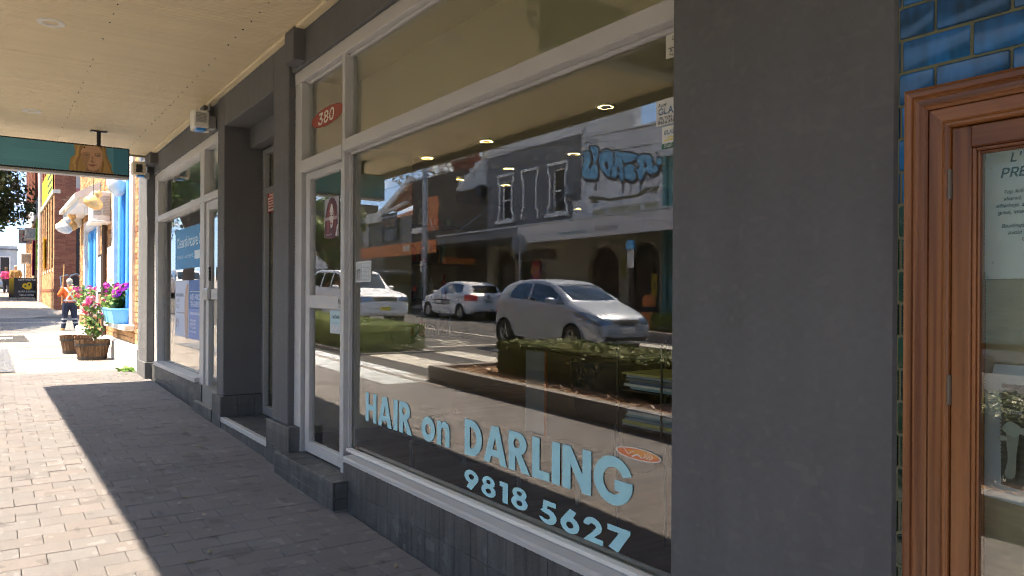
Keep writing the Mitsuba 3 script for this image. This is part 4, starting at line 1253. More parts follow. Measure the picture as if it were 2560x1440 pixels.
def gourd(x, y, z, s, mat, label, hang, tilt_=25):
    k_ = thing("gourd_lamp", label, "hanging lamp", "gourd lamps hanging outside the pub")
    pr = [(0.001, -0.11), (0.06, -0.105), (0.13, -0.07), (0.155, -0.01), (0.13, 0.05), (0.075, 0.085), (0.05, 0.105), (0.055, 0.13), (0.07, 0.155), (0.062, 0.185), (0.03, 0.20), (0.012, 0.225), (0.001, 0.23)]
    t = T().translate([x, y, z]).rotate([0.3, 1, 0], tilt_).scale(s)
    obj("shell", mikit.ply(lathe(pr, 28), mat, smooth=True), None, parent=k_, to_world=t)
    obj("cord", cyl((x, y, z + 0.1 * s), (x, y, hang), 0.006, n=6), "brown_dark", parent=k_)
    obj("bracket", cat(cyl((x - 0.05, y, hang), (0.1, y, hang), 0.012, n=8)), "brown_dark", parent=k_)


gourd(-0.05, 14.75, 3.31, 1.3, "shell_white", "large white gourd lamp hanging nearest below the teal sign", 3.9, 70)
gourd(-0.28, 16.0, 3.11, 1.1, "gourd", "brown gourd lamp hanging in front of the air conditioner", 3.9, 25)
gourd(-0.43, 20.6, 2.96, 1.2, "shell_white", "white gourd lamp in the far hanging pair", 3.62, 20)
gourd(-0.31, 20.9, 3.07, 1.3, "gourd", "brown gourd lamp in the far hanging pair", 3.72, 18)

# half barrels and geraniums
GREENS = [(0.10, 0.20, 0.03), (0.16, 0.30, 0.05), (0.07, 0.14, 0.03)]


def barrel(x, y, r, hgt, label):
    z = float(gf(y))
    k_ = thing("barrel_planter", label, "planter", "barrel planters against the pub")
    n = 18
    for i in range(n):
        a0, a1 = 2 * math.pi * i / n + 0.02, 2 * math.pi * (i + 1) / n - 0.02
        P = []
        for a in (a0, a1):
            for rr, zz in ((r * 0.76, 0), (r, hgt)):
                for q in (0, 0.02):
                    P.append((x + (rr - q) * math.cos(a), y + (rr - q) * math.sin(a), z + zz))
        obj("stave", trimesh.convex.convex_hull(np.array(P)), "barrel", parent=k_)
    for zz in (0.12, 0.78):
        rr = r * (0.76 + 0.24 * zz) + 0.004
        obj("hoop", lathe([(rr, zz * hgt - 0.02), (rr + 0.003, zz * hgt - 0.02), (rr + 0.008, zz * hgt + 0.02), (rr, zz * hgt + 0.02)], 36), "dark", parent=k_, to_world=T().translate([x, y, z]))
    obj("soil", cyl((x, y, z + 0.02), (x, y, z + hgt - 0.04), r * .74, r * 0.95, 24), "mulch", parent=k_)


barrel(-0.35, 15.35, 0.29, 0.36, "dark wooden half barrel planter nearest the awning shadow")
barrel(-0.45, 17.2, 0.29, 0.36, "dark wooden half barrel planter behind the nearer one")


def geranium(key, label, base, spread, hgt, nstem, cols, seed, nleaf=26):
    """Stems with round leaves and ball-shaped flower heads."""
    k_ = thing(key, label, "plant")
    rg = np.random.default_rng(seed)
    st, lp, ln, fp, fc = [], [], [], [], []
    for i in range(nstem):
        a = rg.uniform(0, 2 * math.pi)
        tip = np.array(base) + [spread[0] * rg.uniform(-1, 1), spread[1] * rg.uniform(-1, 1), hgt * rg.uniform(0.55, 1.0)]
        b0 = np.array(base) + [rg.uniform(-.08, .08), spread[1] * rg.uniform(-.5, .5), 0]
        mid = (b0 + tip) / 2 + rg.normal(0, 0.04, 3)
        st.append(tube([b0, mid, tip], 0.006, 5))
        for t in rg.uniform(0.15, 0.95, nleaf):
            p = b0 + (tip - b0) * t + rg.normal(0, 0.05, 3)
            lp.append(p); ln.append(rg.normal(0, .5, 3) + [-.3, -.3, 1])
        if rg.random() < 0.85:
            c = np.array(cols[rg.integers(0, len(cols))])
            d = rg.normal(0, 1, (34, 3)); d /= np.linalg.norm(d, axis=1, keepdims=True)
            mf, _ = leaves(tip + d * 0.055, d, 0.026, rg, [(1, 1, 1)], .3, .9)
            fp.append((mf, np.repeat(c * rg.uniform(.75, 1.15, (34, 1)), 4, 0)))
    obj("stem", cat(*st), "bark", parent=k_)
    m, c = leaves(np.array(lp), np.array(ln), 0.042, rg, GREENS, .4, .9)
    obj("foliage", m, "leaf", parent=k_, color=c)
    for mf, cf in fp:
        obj("flower", mf, "leaf", parent=k_, color=cf)


PINK = [(0.75, 0.05, 0.34), (0.72, 0.08, 0.42), (0.78, 0.10, 0.25)]
geranium("geranium", "tall pink and red geranium growing in the nearer barrel", (-0.35, 15.3, gf(15.3) + 0.32), (0.2, 0.24), 0.80, 9, [(0.76, 0.06, 0.28), (0.78, 0.14, 0.20), (0.80, 0.30, 0.35)], 1)
geranium("geranium", "pink geranium spilling from the far blue window sill", (-0.10, 19.0, 1.12), (0.22, 0.9), 0.42, 26, PINK + [(0.80, 0.55, 0.58)], 2)
geranium("geranium", "magenta geranium in the blue pot on the near window sill", (-0.06, 14.75, 1.14), (0.15, 0.55), 0.42, 16, [(0.66, 0.035, 0.50), (0.72, 0.05, 0.56)], 3, 44)
for y0, y1, z in ((14.1, 14.75, 0.905), (14.85, 15.45, 0.905), (18.4, 19.5, 1.025)):
    k_ = thing("window_box", {14.1: "light blue pot at the right end of the near window sill", 14.85: "light blue pot at the left of the near window sill", 18.4: "pale window box on the far blue window sill"}[y0], "planter")
    obj("pot", trimesh.convex.convex_hull(np.array([(x, y, zz) for zz, e in ((z, 0.0), (z + 0.24, 0.045)) for x in (-0.16 - e, 0.04 + e * 0.3) for y in (y0 - e, y1 + e)])), "blue_light" if y0 < 18 else "white_paint", parent=k_)
    obj("rim", box(-0.215, 0.06, y0 - 0.055, y1 + 0.055, z + 0.225, z + 0.25, 0.006), "blue_light" if y0 < 18 else "white_paint", parent=k_)
wr = np.random.default_rng(9)
pts = np.array([-0.14, 12.75, gf(12.75) + 0.02]) + wr.normal(0, 1, (90, 3)) * [0.06, 0.16, 0.02]
m, c = leaves(pts, np.tile([0, 0, 1.0], (90, 1)), 0.045, wr, [(0.18, 0.36, 0.05), (0.13, 0.28, 0.04)], .6, .5)
tagged("weed", m, "leaf", "small green weed growing by the foot of the white base", "plant", color=c)
pts = np.column_stack([wr.uniform(-1.1, -0.15, 60), wr.uniform(3.0, 14.6, 60), np.zeros(60)])
pts[:, 2] = gf(pts[:, 1]) + 0.010
m, c = leaves(pts, np.tile([0, 0, 1.0], (60, 1)), 0.028, wr, [(0.30, 0.24, 0.17), (0.16, 0.14, 0.07), (0.35, 0.30, 0.26)], .12, .45)
k_ = obj("fallen_leaves", m, "leaf", color=c, kind="stuff")
labels[k_] |= {"label": "dry fallen leaves and petals scattered on the paving", "category": "leaves"}

# ================================================================ dark brick building beyond the side street
K = thing("brick_warehouse", "tall red brown brick building with ribbed front beyond the side street", "building")
KX, KY = 0.19, 34.0
obj("end_wall", box(KX + 0.01, 9, KY, KY + 0.4, 0, 12), "brick_dark", parent=K)
obj("front_wall", box(KX + 0.12, 9, KY + 0.4, 62, 0, 12), "brick_dark", parent=K)
obj("plinth", box(KX, KX + 0.2, KY + 0.002, 62, 0, 2.25), "brick_tan", parent=K)
obj("plinth_band", box(KX - 0.03, KX + 0.2, KY - 0.02, 62, 1.50, 1.60), "brick_dark", parent=K)
for i in range(18):
    y = KY + 0.003 + i * 1.55
    obj("pilaster", box(KX, KX + 0.2, y, y + 0.62, 2.252, 5.3), "brick_tan", parent=K)
    obj("pilaster", box(KX, KX + 0.2, y, y + 0.62, 6.6, 12), "brick_dark", parent=K)
    obj("window", box(KX + 0.10, KX + 0.14, y + 0.66, y + 1.51, 2.5, 5.1), "wall_pale" if i % 3 == 1 else "brown_dark", parent=K)
    obj("sill", box(KX + 0.02, KX + 0.16, y + 0.63, y + 1.54, 2.30, 2.42), "cream", parent=K)
obj("band", box(KX - 0.05, KX + 0.2, KY - 0.02, 62, 5.3, 5.45), "cream", parent=K)
obj("frieze", box(KX + 0.02, KX + 0.2, 42.2, 61, 5.452, 6.5), "wall_pale", parent=K)
obj("downpipe", cat(cyl((KX - 0.07, 42.3, 1.0), (KX - 0.07, 42.3, 12), 0.09, n=12)), "white_paint", parent=K, smooth=40)
for y0, y1, c, lab in ((38.2, 41.9, (0.72, 0.66, 0.05), "bright yellow signboard on the ribbed brick front"), (34.8, 38.1, (0.50, 0.60, 0.10), "green and black striped signboard near the brick corner")):
    printed("signboard", [(sbox(0, 0, y1 - y0, 1.15), c)] + ([(sbox(0.2, .15 + .3 * i, y1 - y0 - .3, .27 + .3 * i), (0.06, 0.09, 0.05)) for i in range(3)] if y0 < 36 else []), FACING_STREET, (KX - 0.012, y1, 5.46), lab, "sign")
for y, z0, z1, c, lab in ((45.0, 2.6, 3.95, (0.30, 0.68, 0.03), "lime green banner hanging on the brick front"), (46.2, 4.2, 5.2, (0.30, 0.68, 0.03), "short lime green banner higher on the brick front"), (39.0, 2.5, 3.85, (0.80, 0.55, 0.03), "yellow banner hanging between brick ribs"), (49.5, 2.4, 4.4, (0.72, 0.05, 0.30), "pink banner hanging far along the brick front")):
    k_ = thing("banner", lab, "banner")
    m = box(-0.32, 0.32, -0.02, 0.02, 0, z1 - z0, 0.01)
    m.vertices[:, 1] += 0.03 * np.sin(m.vertices[:, 2] * 5)
    obj("cloth", m, "matte", parent=k_, to_world=T().translate([KX - 0.02, y, z0]).rotate([0, 0, 1], 78), color=np.tile(c, (len(m.vertices), 1)))
for y, z in ((47.5, 4.6), (53.5, 3.5)):
    k_ = thing("air_conditioner", "white air conditioner box %s on the warehouse front" % ("below the hanging sign" if z < 4 else "beside the hanging white sign"), "air conditioner")
    obj("case", box(KX - 0.5, KX + 0.02, y, y + 0.8, z - 0.3, z + 0.3, 0.02), "white_paint", parent=k_)
    obj("grille", cat(*[box(KX - 0.44, KX - 0.04, y - 0.012, y + 0.001, z - 0.22 + i * 0.06, z - 0.19 + i * 0.06) for i in range(8)]), "galv", parent=k_)
ccs = thing("hanging_sign", "white hanging sign with two dark Cs and a red slash", "sign")
obj("panel", box(-0.52, 0.12, 50.0, 50.06, 4.20, 4.98, 0.01), "white_paint", parent=ccs)
obj("arm", cyl((-0.6, 50.03, 5.02), (KX + 0.1, 50.03, 5.02), 0.025, n=8), "dark", parent=ccs)
printed("logo", [(arc_ring(.36, .58, .15, .13, .05).difference(sbox(.42, .5, .6, .66)), (0.06, 0.09, 0.16)), (arc_ring(.30, .2, .15, .13, .05).difference(sbox(.36, .12, .6, .28)), (0.06, 0.09, 0.16)), (poly((.12, .52), (.20, .52), (.54, .26), (.46, .26)), (0.62, 0.05, 0.05))], FACING_CAM, (-0.52, 49.997, 4.20), None, None, parent=ccs)
# signs and paint on the end wall
printed("wall_sign", [(sbox(0, 0, 1.6, 2.15), (0.02, 0.02, 0.022)), (text("PARK", .22, True, at=(.1, 1.75)), WH), (text("ALL", .22, True, at=(.12, .5)), WH), (text("DAY", .2, True, at=(.12, .2)), WH), (ell(.25, 1.5, .08, .08), (0.7, 0.6, 0.05))], FACING_CAM, (0.93, KY - 0.012, 2.15), "tall black sign with white letters on the brick end wall", "sign")
printed("wall_sign", [(sbox(0, 0, 1.4, 1.6), (0.42, 0.15, 0.14)), (sbox(0, 1.1, 1.4, 1.6), (0.40, 0.36, 0.34))], FACING_CAM, (0.91, KY - 0.012, 4.45), "faded red and grey sign high on the brick end wall", "sign")
printed("graffiti", [(unary_union([curve([(0, .62), (.05, .05)], .022), curve([(0, .62), (.25, .70)], .022), curve([(.25, .45), (.35, .68), (.55, .75), (.75, .62), (.8, .35), (.7, .1)], .024), curve([(.8, .4), (1.0, .5), (1.3, .6)], .022)]), (0.36, 0.46, 0.52)), (spline([(.25, .1), (.3, .5), (.5, .66), (.68, .5), (.68, .12)]), (0.02, 0.02, 0.025))], FACING_CAM, (0.40, KY - 0.012, 1.45), "pale blue spray paint scrawl low on the brick end wall", "graffiti")
# sandwich board
sbd = thing("sandwich_board", "black sandwich board with a yellow emblem on the far footpath", "sandwich board")
zb = gz(45.5)
for s, nm in ((0, "front_panel"), (1, "back_panel")):
    m = box(-0.42, 0.42, -0.015, 0.015, 0.12, 1.12, 0.006)
    m.apply_transform(trimesh.transformations.rotation_matrix(math.radians(8 if s == 0 else -8), [1, 0, 0], [0, 0, 1.12]))
    obj(nm, m, "black", parent=sbd, to_world=T().translate([-0.29 - 0.12 * s, 45.5 + 0.04 * s, zb]))
for s in (-0.38, 0.38):
    obj("leg", cat(cyl((-0.29 + s, 45.33, zb), (-0.29 + s, 45.36, zb + 0.2), 0.015, n=6)), "black", parent=sbd)
th = math.radians(8)
printed("print", [(text("NORTHSTAR", .095, True, center=True, at=(.42, .86), sx=.95), WH), (unary_union([ell(.36, .60, .14, .13), ell(.52, .66, .12, .12), ell(.46, .52, .17, .11), poly((.2, .5), (.3, .74), (.4, .6))]).difference(unary_union([ell(.52, .66, .05, .05), ell(.36, .58, .04, .05)])), (0.75, 0.52, 0.02)),
                  (text("BOOKS & COFFEE", .07, True, center=True, at=(.42, .27), sx=.92), WH), (text("9818 5788", .085, True, center=True, at=(.42, .08)), WH)], ((1, 0, 0), (0, math.sin(th), math.cos(th)), (0, -math.cos(th), math.sin(th))), (-0.71, 45.5 - 0.165, zb + 0.13), None, None, parent=sbd)
sb2 = thing("sandwich_board", "yellow and red sandwich board standing behind the black one", "sandwich board")
m = box(-0.25, 0.25, -0.02, 0.02, 0.1, 1.1, 0.006)
cc = np.where((m.vertices[:, 2] > 0.45)[:, None], [0.75, 0.48, 0.04], [0.03, 0.03, 0.05])
obj("panel", m, "matte", parent=sb2, to_world=T().translate([-0.78, 46.3, gz(46.3)]), color=cc)
obj("leg", cat(cyl((-1.0, 46.2, gz(46.2)), (-1.0, 46.25, gz(46.2) + 0.3), 0.015, n=6)), "black", parent=sb2)

# far buildings, lamp post, trees up the street
F_ = thing("white_building", "pale two storey building with tall windows at the top of the street", "building")
obj("wall", box(-9, 0.05, 75, 85, 0.5, 5.35), "wall_pale", parent=F_)
obj("parapet", box(-9.1, 0.12, 74.9, 85, 5.0, 5.12), "wall_slate", parent=F_)
for i in range(7):
    obj("window", box(-8.6 + i * 1.25, -8.0 + i * 1.25, 74.93, 75.02, 2.6, 4.4), "dark", parent=F_)
    obj("frame", cat(box(-8.7 + i * 1.25, -8.6 + i * 1.25, 74.9, 75.0, 2.5, 4.5), box(-8.0 + i * 1.25, -7.9 + i * 1.25, 74.9, 75.0, 2.5, 4.5), box(-8.6 + i * 1.25, -8.0 + i * 1.25, 74.9, 75.0, 4.4, 4.5)), "white_paint", parent=F_)
obj("awning", box(-9, 0.3, 72.5, 75, 1.9, 2.1), "galv", parent=F_)
lp = thing("street_lamp", "slim grey street lamp in front of the pale far building", "street lamp")
obj("post", cyl((0.35, 68, gz(68)), (0.35, 68, 4.2), 0.06, 0.04, 10), "galv", parent=lp)
obj("lamp_head", cat(cyl((0.35, 68, 4.2), (0.35, 68, 4.35), 0.12, 0.3, 12), cyl((0.35, 68, 4.35), (0.35, 68, 4.42), 0.32, 0.05, 12)), "galv", parent=lp)


def tree(key, label, base, hgt, crown, n, size, cols, seed, clumps=26, trunk_r=0.28, limbs=9, density=1.0):
    """Trunk and limbs, and leaf quads in clumps that shade one another."""
    rg = np.random.default_rng(seed)
    k_ = thing(key, label, "tree")
    cx, cy, cz, rx_, ry_, rz_ = crown
    base = np.array(base, float)
    C = []
    while len(C) < clumps:
        d = rg.uniform(-1, 1, 3)
        if 0.25 < np.linalg.norm(d) < 1:
            C.append(np.array([cx, cy, cz]) + d * [rx_, ry_, rz_])
    C = np.array(C)
    fork = base + (np.array([cx, cy, cz]) - base) * 0.55
    tr = [cyl(base, base + (fork - base) * .5 + rg.normal(0, .06, 3), trunk_r, trunk_r * .8, 12), cyl(base + (fork - base) * .5, fork, trunk_r * .8, trunk_r * .6, 12)]
    obj("trunk", cat(*tr), "bark", parent=k_, smooth=60)
    lm = []
    for c in C[:limbs * 2]:
        mid = (fork + c) / 2 + rg.normal(0, .25, 3)
        lm += [cyl(fork, mid, trunk_r * .4, trunk_r * .22, 7), cyl(mid, c, trunk_r * .22, trunk_r * .06, 6)]
    obj("limb", cat(*lm), "bark", parent=k_, kind="stuff")
    per = n // clumps
    P, N = [], []
    for c in C:
        r = rg.uniform(0.28, 0.5) * min(rx_, rz_)
        d = rg.normal(0, 1, (per, 3)); d /= np.linalg.norm(d, axis=1, keepdims=True)
        P.append(c + d * r * rg.uniform(.45, 1, (per, 1)) * [1.15, 1.15, .75])
        N.append(d + [0, 0, .5])
    m, c = leaves(np.vstack(P), np.vstack(N), size, rg, cols, .6, .5)
    obj("crown", m, "leaf", parent=k_, color=c)


FIG = [(0.035, 0.062, 0.018), (0.05, 0.085, 0.022), (0.03, 0.05, 0.016)]
LIGHT = [(0.13, 0.20, 0.04), (0.10, 0.16, 0.03), (0.17, 0.22, 0.06)]
tree("street_tree", "large dark green street tree up the hill on the left", (-4.4, 48, gz(48)), 10, (-3.2, 48, 7.2, 3.2, 4.2, 3.0), 24000, 0.15, FIG, 11, 38, .35, 14)
tree("street_tree", "bright green young tree below the dark street tree", (-4.6, 62, gz(62)), 7, (-4.4, 62, 6.0, 2.6, 2.6, 1.8), 7000, 0.16, LIGHT, 12, 14)
fc = thing("festoon_string", "cable with small bulbs hung from the brick building to a tree", "festoon lights")
pts = [np.array([KX - 0.05, 47, 5.6]) * (1 - t) + np.array([-4.6, 49, 6.9]) * t + [0, 0, -0.9 * math.sin(math.pi * t)] for t in np.linspace(0, 1, 17)]
obj("cable", tube(pts, 0.02, 5), "brown_dark", parent=fc)
for p in pts[1:-1]:
    obj("bulb", cyl(p - [0, 0, .16], p - [0, 0, .02], .05, .03, 8), "gourd", parent=fc)

# ================================================================ people
def person_mesh(J, bones, edge=0.022, it=10):
    return organic(hull_chain(J, bones), edge, it)


def figure(key, label, loc, rotz, pose, clothes, skin="skin", scale=1.0, hair=None):
    """pose: joints in a local frame (facing +y, z up). clothes: [(name, material or colour function, bones, inflate)]."""
    k_ = thing(key, label, "person")
    t = T().translate(list(loc)).rotate([0, 0, 1], rotz).scale(scale)
    body = person_mesh(pose, BONES)
    obj("body", mikit.ply(body, skin, smooth=True), None, parent=k_, to_world=t)
    for nm, mat, bones, inf, zr in clothes:
        J = {a: (p, r + inf) for a, (p, r) in pose.items()}
        m = person_mesh(J, bones, 0.018, 8)
        if zr:
            m = m.slice_plane([0, 0, zr[0]], [0, 0, 1]).slice_plane([0, 0, zr[1]], [0, 0, -1])
        if callable(mat):
            c = mat(m.vertices)
            obj(nm, mikit.ply(m, "matte", smooth=True, color=c), None, parent=k_, to_world=t)
        else:
            obj(nm, mikit.ply(m, mat, smooth=True), None, parent=k_, to_world=t)
    return k_, t


BONES = [("pelvis", "waist"), ("waist", "chest"), ("chest", "neck"), ("neck", "head0"), ("head0", "head1"), ("hipL", "hipR"), ("hipL", "pelvis"), ("hipR", "pelvis"), ("waist", "hipL"), ("waist", "hipR"), ("chest", "shL"), ("chest", "shR"), ("waist", "shL"), ("waist", "shR"), ("shL", "shR"), ("shL", "elL"), ("elL", "wrL"), ("shR", "elR"), ("elR", "wrR"),
         ("wrL", "haL"), ("wrR", "haR"), ("hipL", "knL"), ("knL", "anL"), ("anL", "toL"), ("hipR", "knR"), ("knR", "anR"), ("anR", "toR")]
TORSO = [("pelvis", "waist"), ("waist", "chest"), ("waist", "hipL"), ("waist", "hipR"), ("chest", "shL"), ("chest", "shR"), ("waist", "shL"), ("waist", "shR"), ("shL", "shR"), ("shL", "elL"), ("shR", "elR")]
LEGS = [("hipL", "hipR"), ("hipL", "pelvis"), ("hipR", "pelvis"), ("waist", "hipL"), ("waist", "hipR"), ("hipL", "knL"), ("knL", "anL"), ("hipR", "knR"), ("knR", "anR")]


def stance(elL, wrL, elR, wrR, knL=(-.13, .02, .50), anL=(-.16, -.02, .09), knR=(.13, .02, .50), anR=(.16, -.02, .09), lean=0.0, head=(0, .03, 1.60)):
    J = {"pelvis": ((0, 0, .95), .125), "waist": ((0, .0 + lean * .3, 1.08), .125), "chest": ((0, .0 + lean, 1.30), .125), "neck": ((0, .0 + lean, 1.46), .055), "head0": ((head[0], head[1] + lean, head[2] - .03), .082), "head1": ((head[0], head[1] + lean, head[2] + .07), .088),
         "hipL": ((-.10, 0, .90), .105), "hipR": ((.10, 0, .90), .105), "shL": ((-.185, lean, 1.40), .068), "shR": ((.185, lean, 1.40), .068), "elL": (elL, .048), "wrL": (wrL, .034), "elR": (elR, .048), "wrR": (wrR, .034),
         "knL": (knL, .068), "anL": (anL, .045), "knR": (knR, .068), "anR": (anR, .045), "toL": ((anL[0] - .02, anL[1] + .15, .04), .042), "toR": ((anR[0] + .02, anR[1] + .15, .04), .042)}
    for s in "LR":
        w, e = np.array(J["wr" + s][0]), np.array(J["el" + s][0])
        d = (w - e) / np.linalg.norm(w - e)
        J["ha" + s] = (tuple(w + d * .07), .034)
    return J


def fingers(parent, t, wr, d, side, curl):
    """Five short finger chains rooted in the palm."""
    w, d, side, curl = (np.array(a, float) for a in (wr, d, side, curl))
    palm = w + d * .08
    ms = []
    for i, (o, L) in enumerate(((-.026, .065), (-.009, .078), (.009, .074), (.026, .058))):
        a = palm + side * o + d * .03
        b = a + d * L * .5 + curl * L * .2
        c = b + d * L * .15 + curl * L * .5
        ms += [cyl(a, b, .009, .008, 7), cyl(b, c, .008, .006, 7)]
    a = w + d * .045 - side * .03
    b = a - side * .03 + d * .03 + curl * .02
    ms += [cyl(a, b, .011, .009, 7), cyl(b, b + d * .025 + curl * .02, .009, .007, 7)]
    for m in ms:
        m.fix_normals()
    obj("finger", mikit.ply(cat(*ms), "skin", smooth=40), None, parent=parent, to_world=t)


def hivis(v):
    """Orange shirt with a reflective X on the back and bands at waist and cuffs."""
    c = np.tile([0.78, 0.155, 0.03], (len(v), 1))
    x, y, z = v.T
    back = y < 0.02
    k = (z - 1.04) / 0.40
    X = (np.abs(x - (-0.13 + 0.26 * k)) < 0.034) | (np.abs(x + (-0.13 + 0.26 * k)) < 0.034)
    c[(X & back & (z > 1.0)) | ((z > 0.985) & (z < 1.045) & (np.abs(x) < .23))] = [0.72, 0.70, 0.66]
    c[(z > 1.36) & (np.abs(np.abs(x) - .12) < .03) & ~back] = [0.72, 0.70, 0.66]
    return c


def navy(v):
    c = np.tile([0.022, 0.032, 0.065], (len(v), 1))
    z = v[:, 2]
    c[((z > .36) & (z < .41)) | ((z > .24) & (z < .285))] = [0.50, 0.51, 0.52]
    return c


wp = stance((-.30, -.02, 1.22), (-.22, .16, 1.40), (.30, -.04, 1.16), (.33, .10, .95), knL=(-.14, .03, .50), anL=(-.19, -.02, .09), knR=(.14, .03, .50), anR=(.20, -.02, .09), lean=.02)
wx, wy, wz = 0.36, 29.3, float(gf(29.3))
kw, tw = figure("person", "worker in an orange hi-vis shirt and navy trousers holding a pole", (wx, wy, wz), 0, wp,
                [("shirt", hivis, TORSO, .022, (0.94, 1.47)), ("trousers", navy, LEGS, .022, (0.07, 1.0))], scale=0.98)
for nm, g in (("boot", "anL"), ("boot", "anR")):
    p = np.array(wp[g][0]); q = np.array(wp["to" + g[2]][0])
    obj(nm, mikit.ply(organic(hull_chain({"a": (p, .056), "b": (q, .05), "c": (p * [1, 1, 0] + [0, -.02, .045], .05)}, [("a", "b"), ("a", "c"), ("c", "b")]), .02, 6), "gourd", smooth=True), None, parent=kw, to_world=tw)
hd = np.array(wp["head1"][0])
cp = organic(hull_chain({"a": (hd + [0, -.012, .012], .099), "b": (hd + [0, .09, .005], .06)}, [("a", "a"), ("a", "b")]), .02, 6).slice_plane(hd + [0, 0, -.015], [0, 0, 1])
obj("cap", mikit.ply(cp, "cream", smooth=True), None, parent=kw, to_world=tw)
obj("hair", mikit.ply(organic(hull_chain({"a": (hd + [0, -.02, -.03], .091), "b": (hd + [0, -.02, -.06], .082)}, [("a", "b")]), .02, 4).slice_plane(hd + [0, -.02, 0], [0, -1, 0]), "galv", smooth=True), None, parent=kw, to_world=tw)
fingers(kw, tw, wp["wrL"][0], (.1, .5, .8), (1, 0, 0), (.3, .8, 0))
fingers(kw, tw, wp["wrR"][0], (0, .4, -.8), (1, 0, 0), (0, .8, .2))
tagged("pole", cyl((wx - .215, wy + .2, wz + 0.85), (wx - .15, wy + .24, wz + 2.22), .016, n=10), "gourd", "thin wooden pole held upright by the worker", "pole")


def casual(top, low, cut):
    def f(v):
        return np.where((v[:, 2] > cut)[:, None], top, low)
    return f


w2 = stance((-.26, -.05, 1.14), (-.24, .08, .93), (.26, -.05, 1.14), (.24, .08, .93), knL=(-.10, .14, .50), anL=(-.10, .10, .09), knR=(.10, -.04, .48), anR=(.10, -.24, .12))
k_, t_ = figure("person", "man in a brown top and dark shorts walking away up the hill", (-0.52, 55.3, gz(55.3)), 0, w2, [("shirt", lambda v: np.tile([0.40, 0.25, 0.10], (len(v), 1)), TORSO, .035, (0.95, 1.47)), ("shorts", lambda v: np.tile([0.025, 0.03, 0.055], (len(v), 1)), LEGS, .03, (.52, 1.0))], scale=1.03)
h1 = np.array(w2["head1"][0])
obj("hair", mikit.ply(organic(hull_chain({"a": (h1 + [0, -.01, .01], .096)}, [("a", "a")]), .02, 3).slice_plane(h1, [0, -.4, 1]), "cream", smooth=True), None, parent=k_, to_world=t_)
k_, t_ = figure("person", "person in a pink top and dark trousers at the left edge", (-0.95, 58.5, gz(58.5)), 0, w2, [("shirt", lambda v: np.tile([0.75, 0.09, 0.28], (len(v), 1)), TORSO, .03, (0.95, 1.47)), ("trousers", lambda v: np.tile([0.025, 0.03, 0.05], (len(v), 1)), LEGS, .025, (.08, 1.0))], scale=0.97)
obj("hair", mikit.ply(organic(hull_chain({"a": (h1 + [0, -.01, .01], .098), "b": (h1 + [0, -.04, -.1], .085)}, [("a", "b")]), .02, 3).slice_plane(h1 + [0, .03, 0], [0, -1, .3]), "bark", smooth=True), None, parent=k_, to_world=t_)

# ================================================================ crossing, planter beds, hedges, street furniture
RD = -0.116
for i, (xa, xb) in enumerate(((-4.38, -5.12), (-5.92, -6.56), (-7.35, -8.0), (-8.8, -9.45), (-10.25, -10.9), (-11.6, -12.25), (-12.95, -13.6))):
    obj("crossing_stripe", sheet(xb, xa, 10.85, 14.48, RD), "roadpaint", parent="road")
obj("centre_line", sheet(-9.68, -9.56, 16.6, 60, RD), "roadpaint", parent="road")
obj("hold_line", sheet(-9.4, -6.4, 15.55, 15.75, RD), "roadpaint", parent="road")
bk = unary_union([arc_ring(.0, .0, .42, .30, .07), arc_ring(1.25, .0, .42, .30, .07), curve([(0, 0), (.35, .5), (.9, .52), (.6, 0), (0, 0)], .03), curve([(.9, .52), (1.25, 0)], .03), curve([(.35, .5), (.6, 0)], .03), curve([(.86, .52), (.84, .66), (1.0, .68)], .03), curve([(.25, .56), (.45, .56)], .035)])
m, c = flat([(bk, (1, 1, 1))], ((0, 1, SLOPE), (-1, 0, 0), (0, 0, 1)), (-7.45, 16.25, gz(16.25, -0.118)), 0.001)
obj("bicycle_symbol", m, "roadpaint", parent="road")
struct("crossing_ramp", cat(sheet(KERB, -2.45, 9.6, 15.2, 0.004), trimesh.convex.convex_hull(np.array([(x, y, gz(y, h)) for y in (10.5, 15.0) for x, h in ((KERB, 0.003), (KERB - 0.16, 0.003), (KERB - 0.16, -0.3), (KERB, -0.3))]))), "wall_pale", "pale blue grey concrete ramp at the crossing")
for x in (KERB + 0.16,):
    obj("edge_line", sheet(x - 0.04, x + 0.06, 9.0, 15.2, 0.008), "concrete", parent="crossing_ramp")

HG = [(0.125, 0.155, 0.026), (0.165, 0.195, 0.034), (0.10, 0.125, 0.022), (0.19, 0.205, 0.045)]
HL = [(0.16, 0.21, 0.038), (0.19, 0.245, 0.05), (0.13, 0.175, 0.032)]


def bed(label, x0, x1, y0, y1, hb=0.22):
    k_ = thing("planter_bed", label, "planter bed")
    obj("soil", sloped(x0 + 0.15, x1 - 0.15, y0 + 0.15, y1 - 0.15, -0.2, hb - 0.05), "mulch", parent=k_)
    for a in ((x1 - 0.15, x1, y0, y1), (x0, x0 + 0.15, y0, y1), (x0 + 0.15, x1 - 0.15, y0, y0 + 0.15), (x0 + 0.15, x1 - 0.15, y1 - 0.15, y1)):
        obj("kerb", sloped(*a, -0.3, hb), "concrete", parent=k_)
    rg = np.random.default_rng(int(abs(y0 * 10)) + 5)
    n = int((x1 - x0) * (y1 - y0) * 130)
    P = np.column_stack([rg.uniform(x0 + .15, x1 - .15, n), rg.uniform(y0 + .15, y1 - .15, n), np.zeros(n)])
    P[:, 2] = gz(P[:, 1], hb - 0.045) + rg.uniform(0, .03, n)
    m, c = leaves(P, np.tile([0, 0, 1.0], (n, 1)), 0.05, rg, [(0.34, 0.21, 0.11), (0.22, 0.12, 0.06), (0.42, 0.30, 0.18)], .5, .3)
    obj("bark_chips", m, "leaf", parent=k_, color=c, kind="stuff")


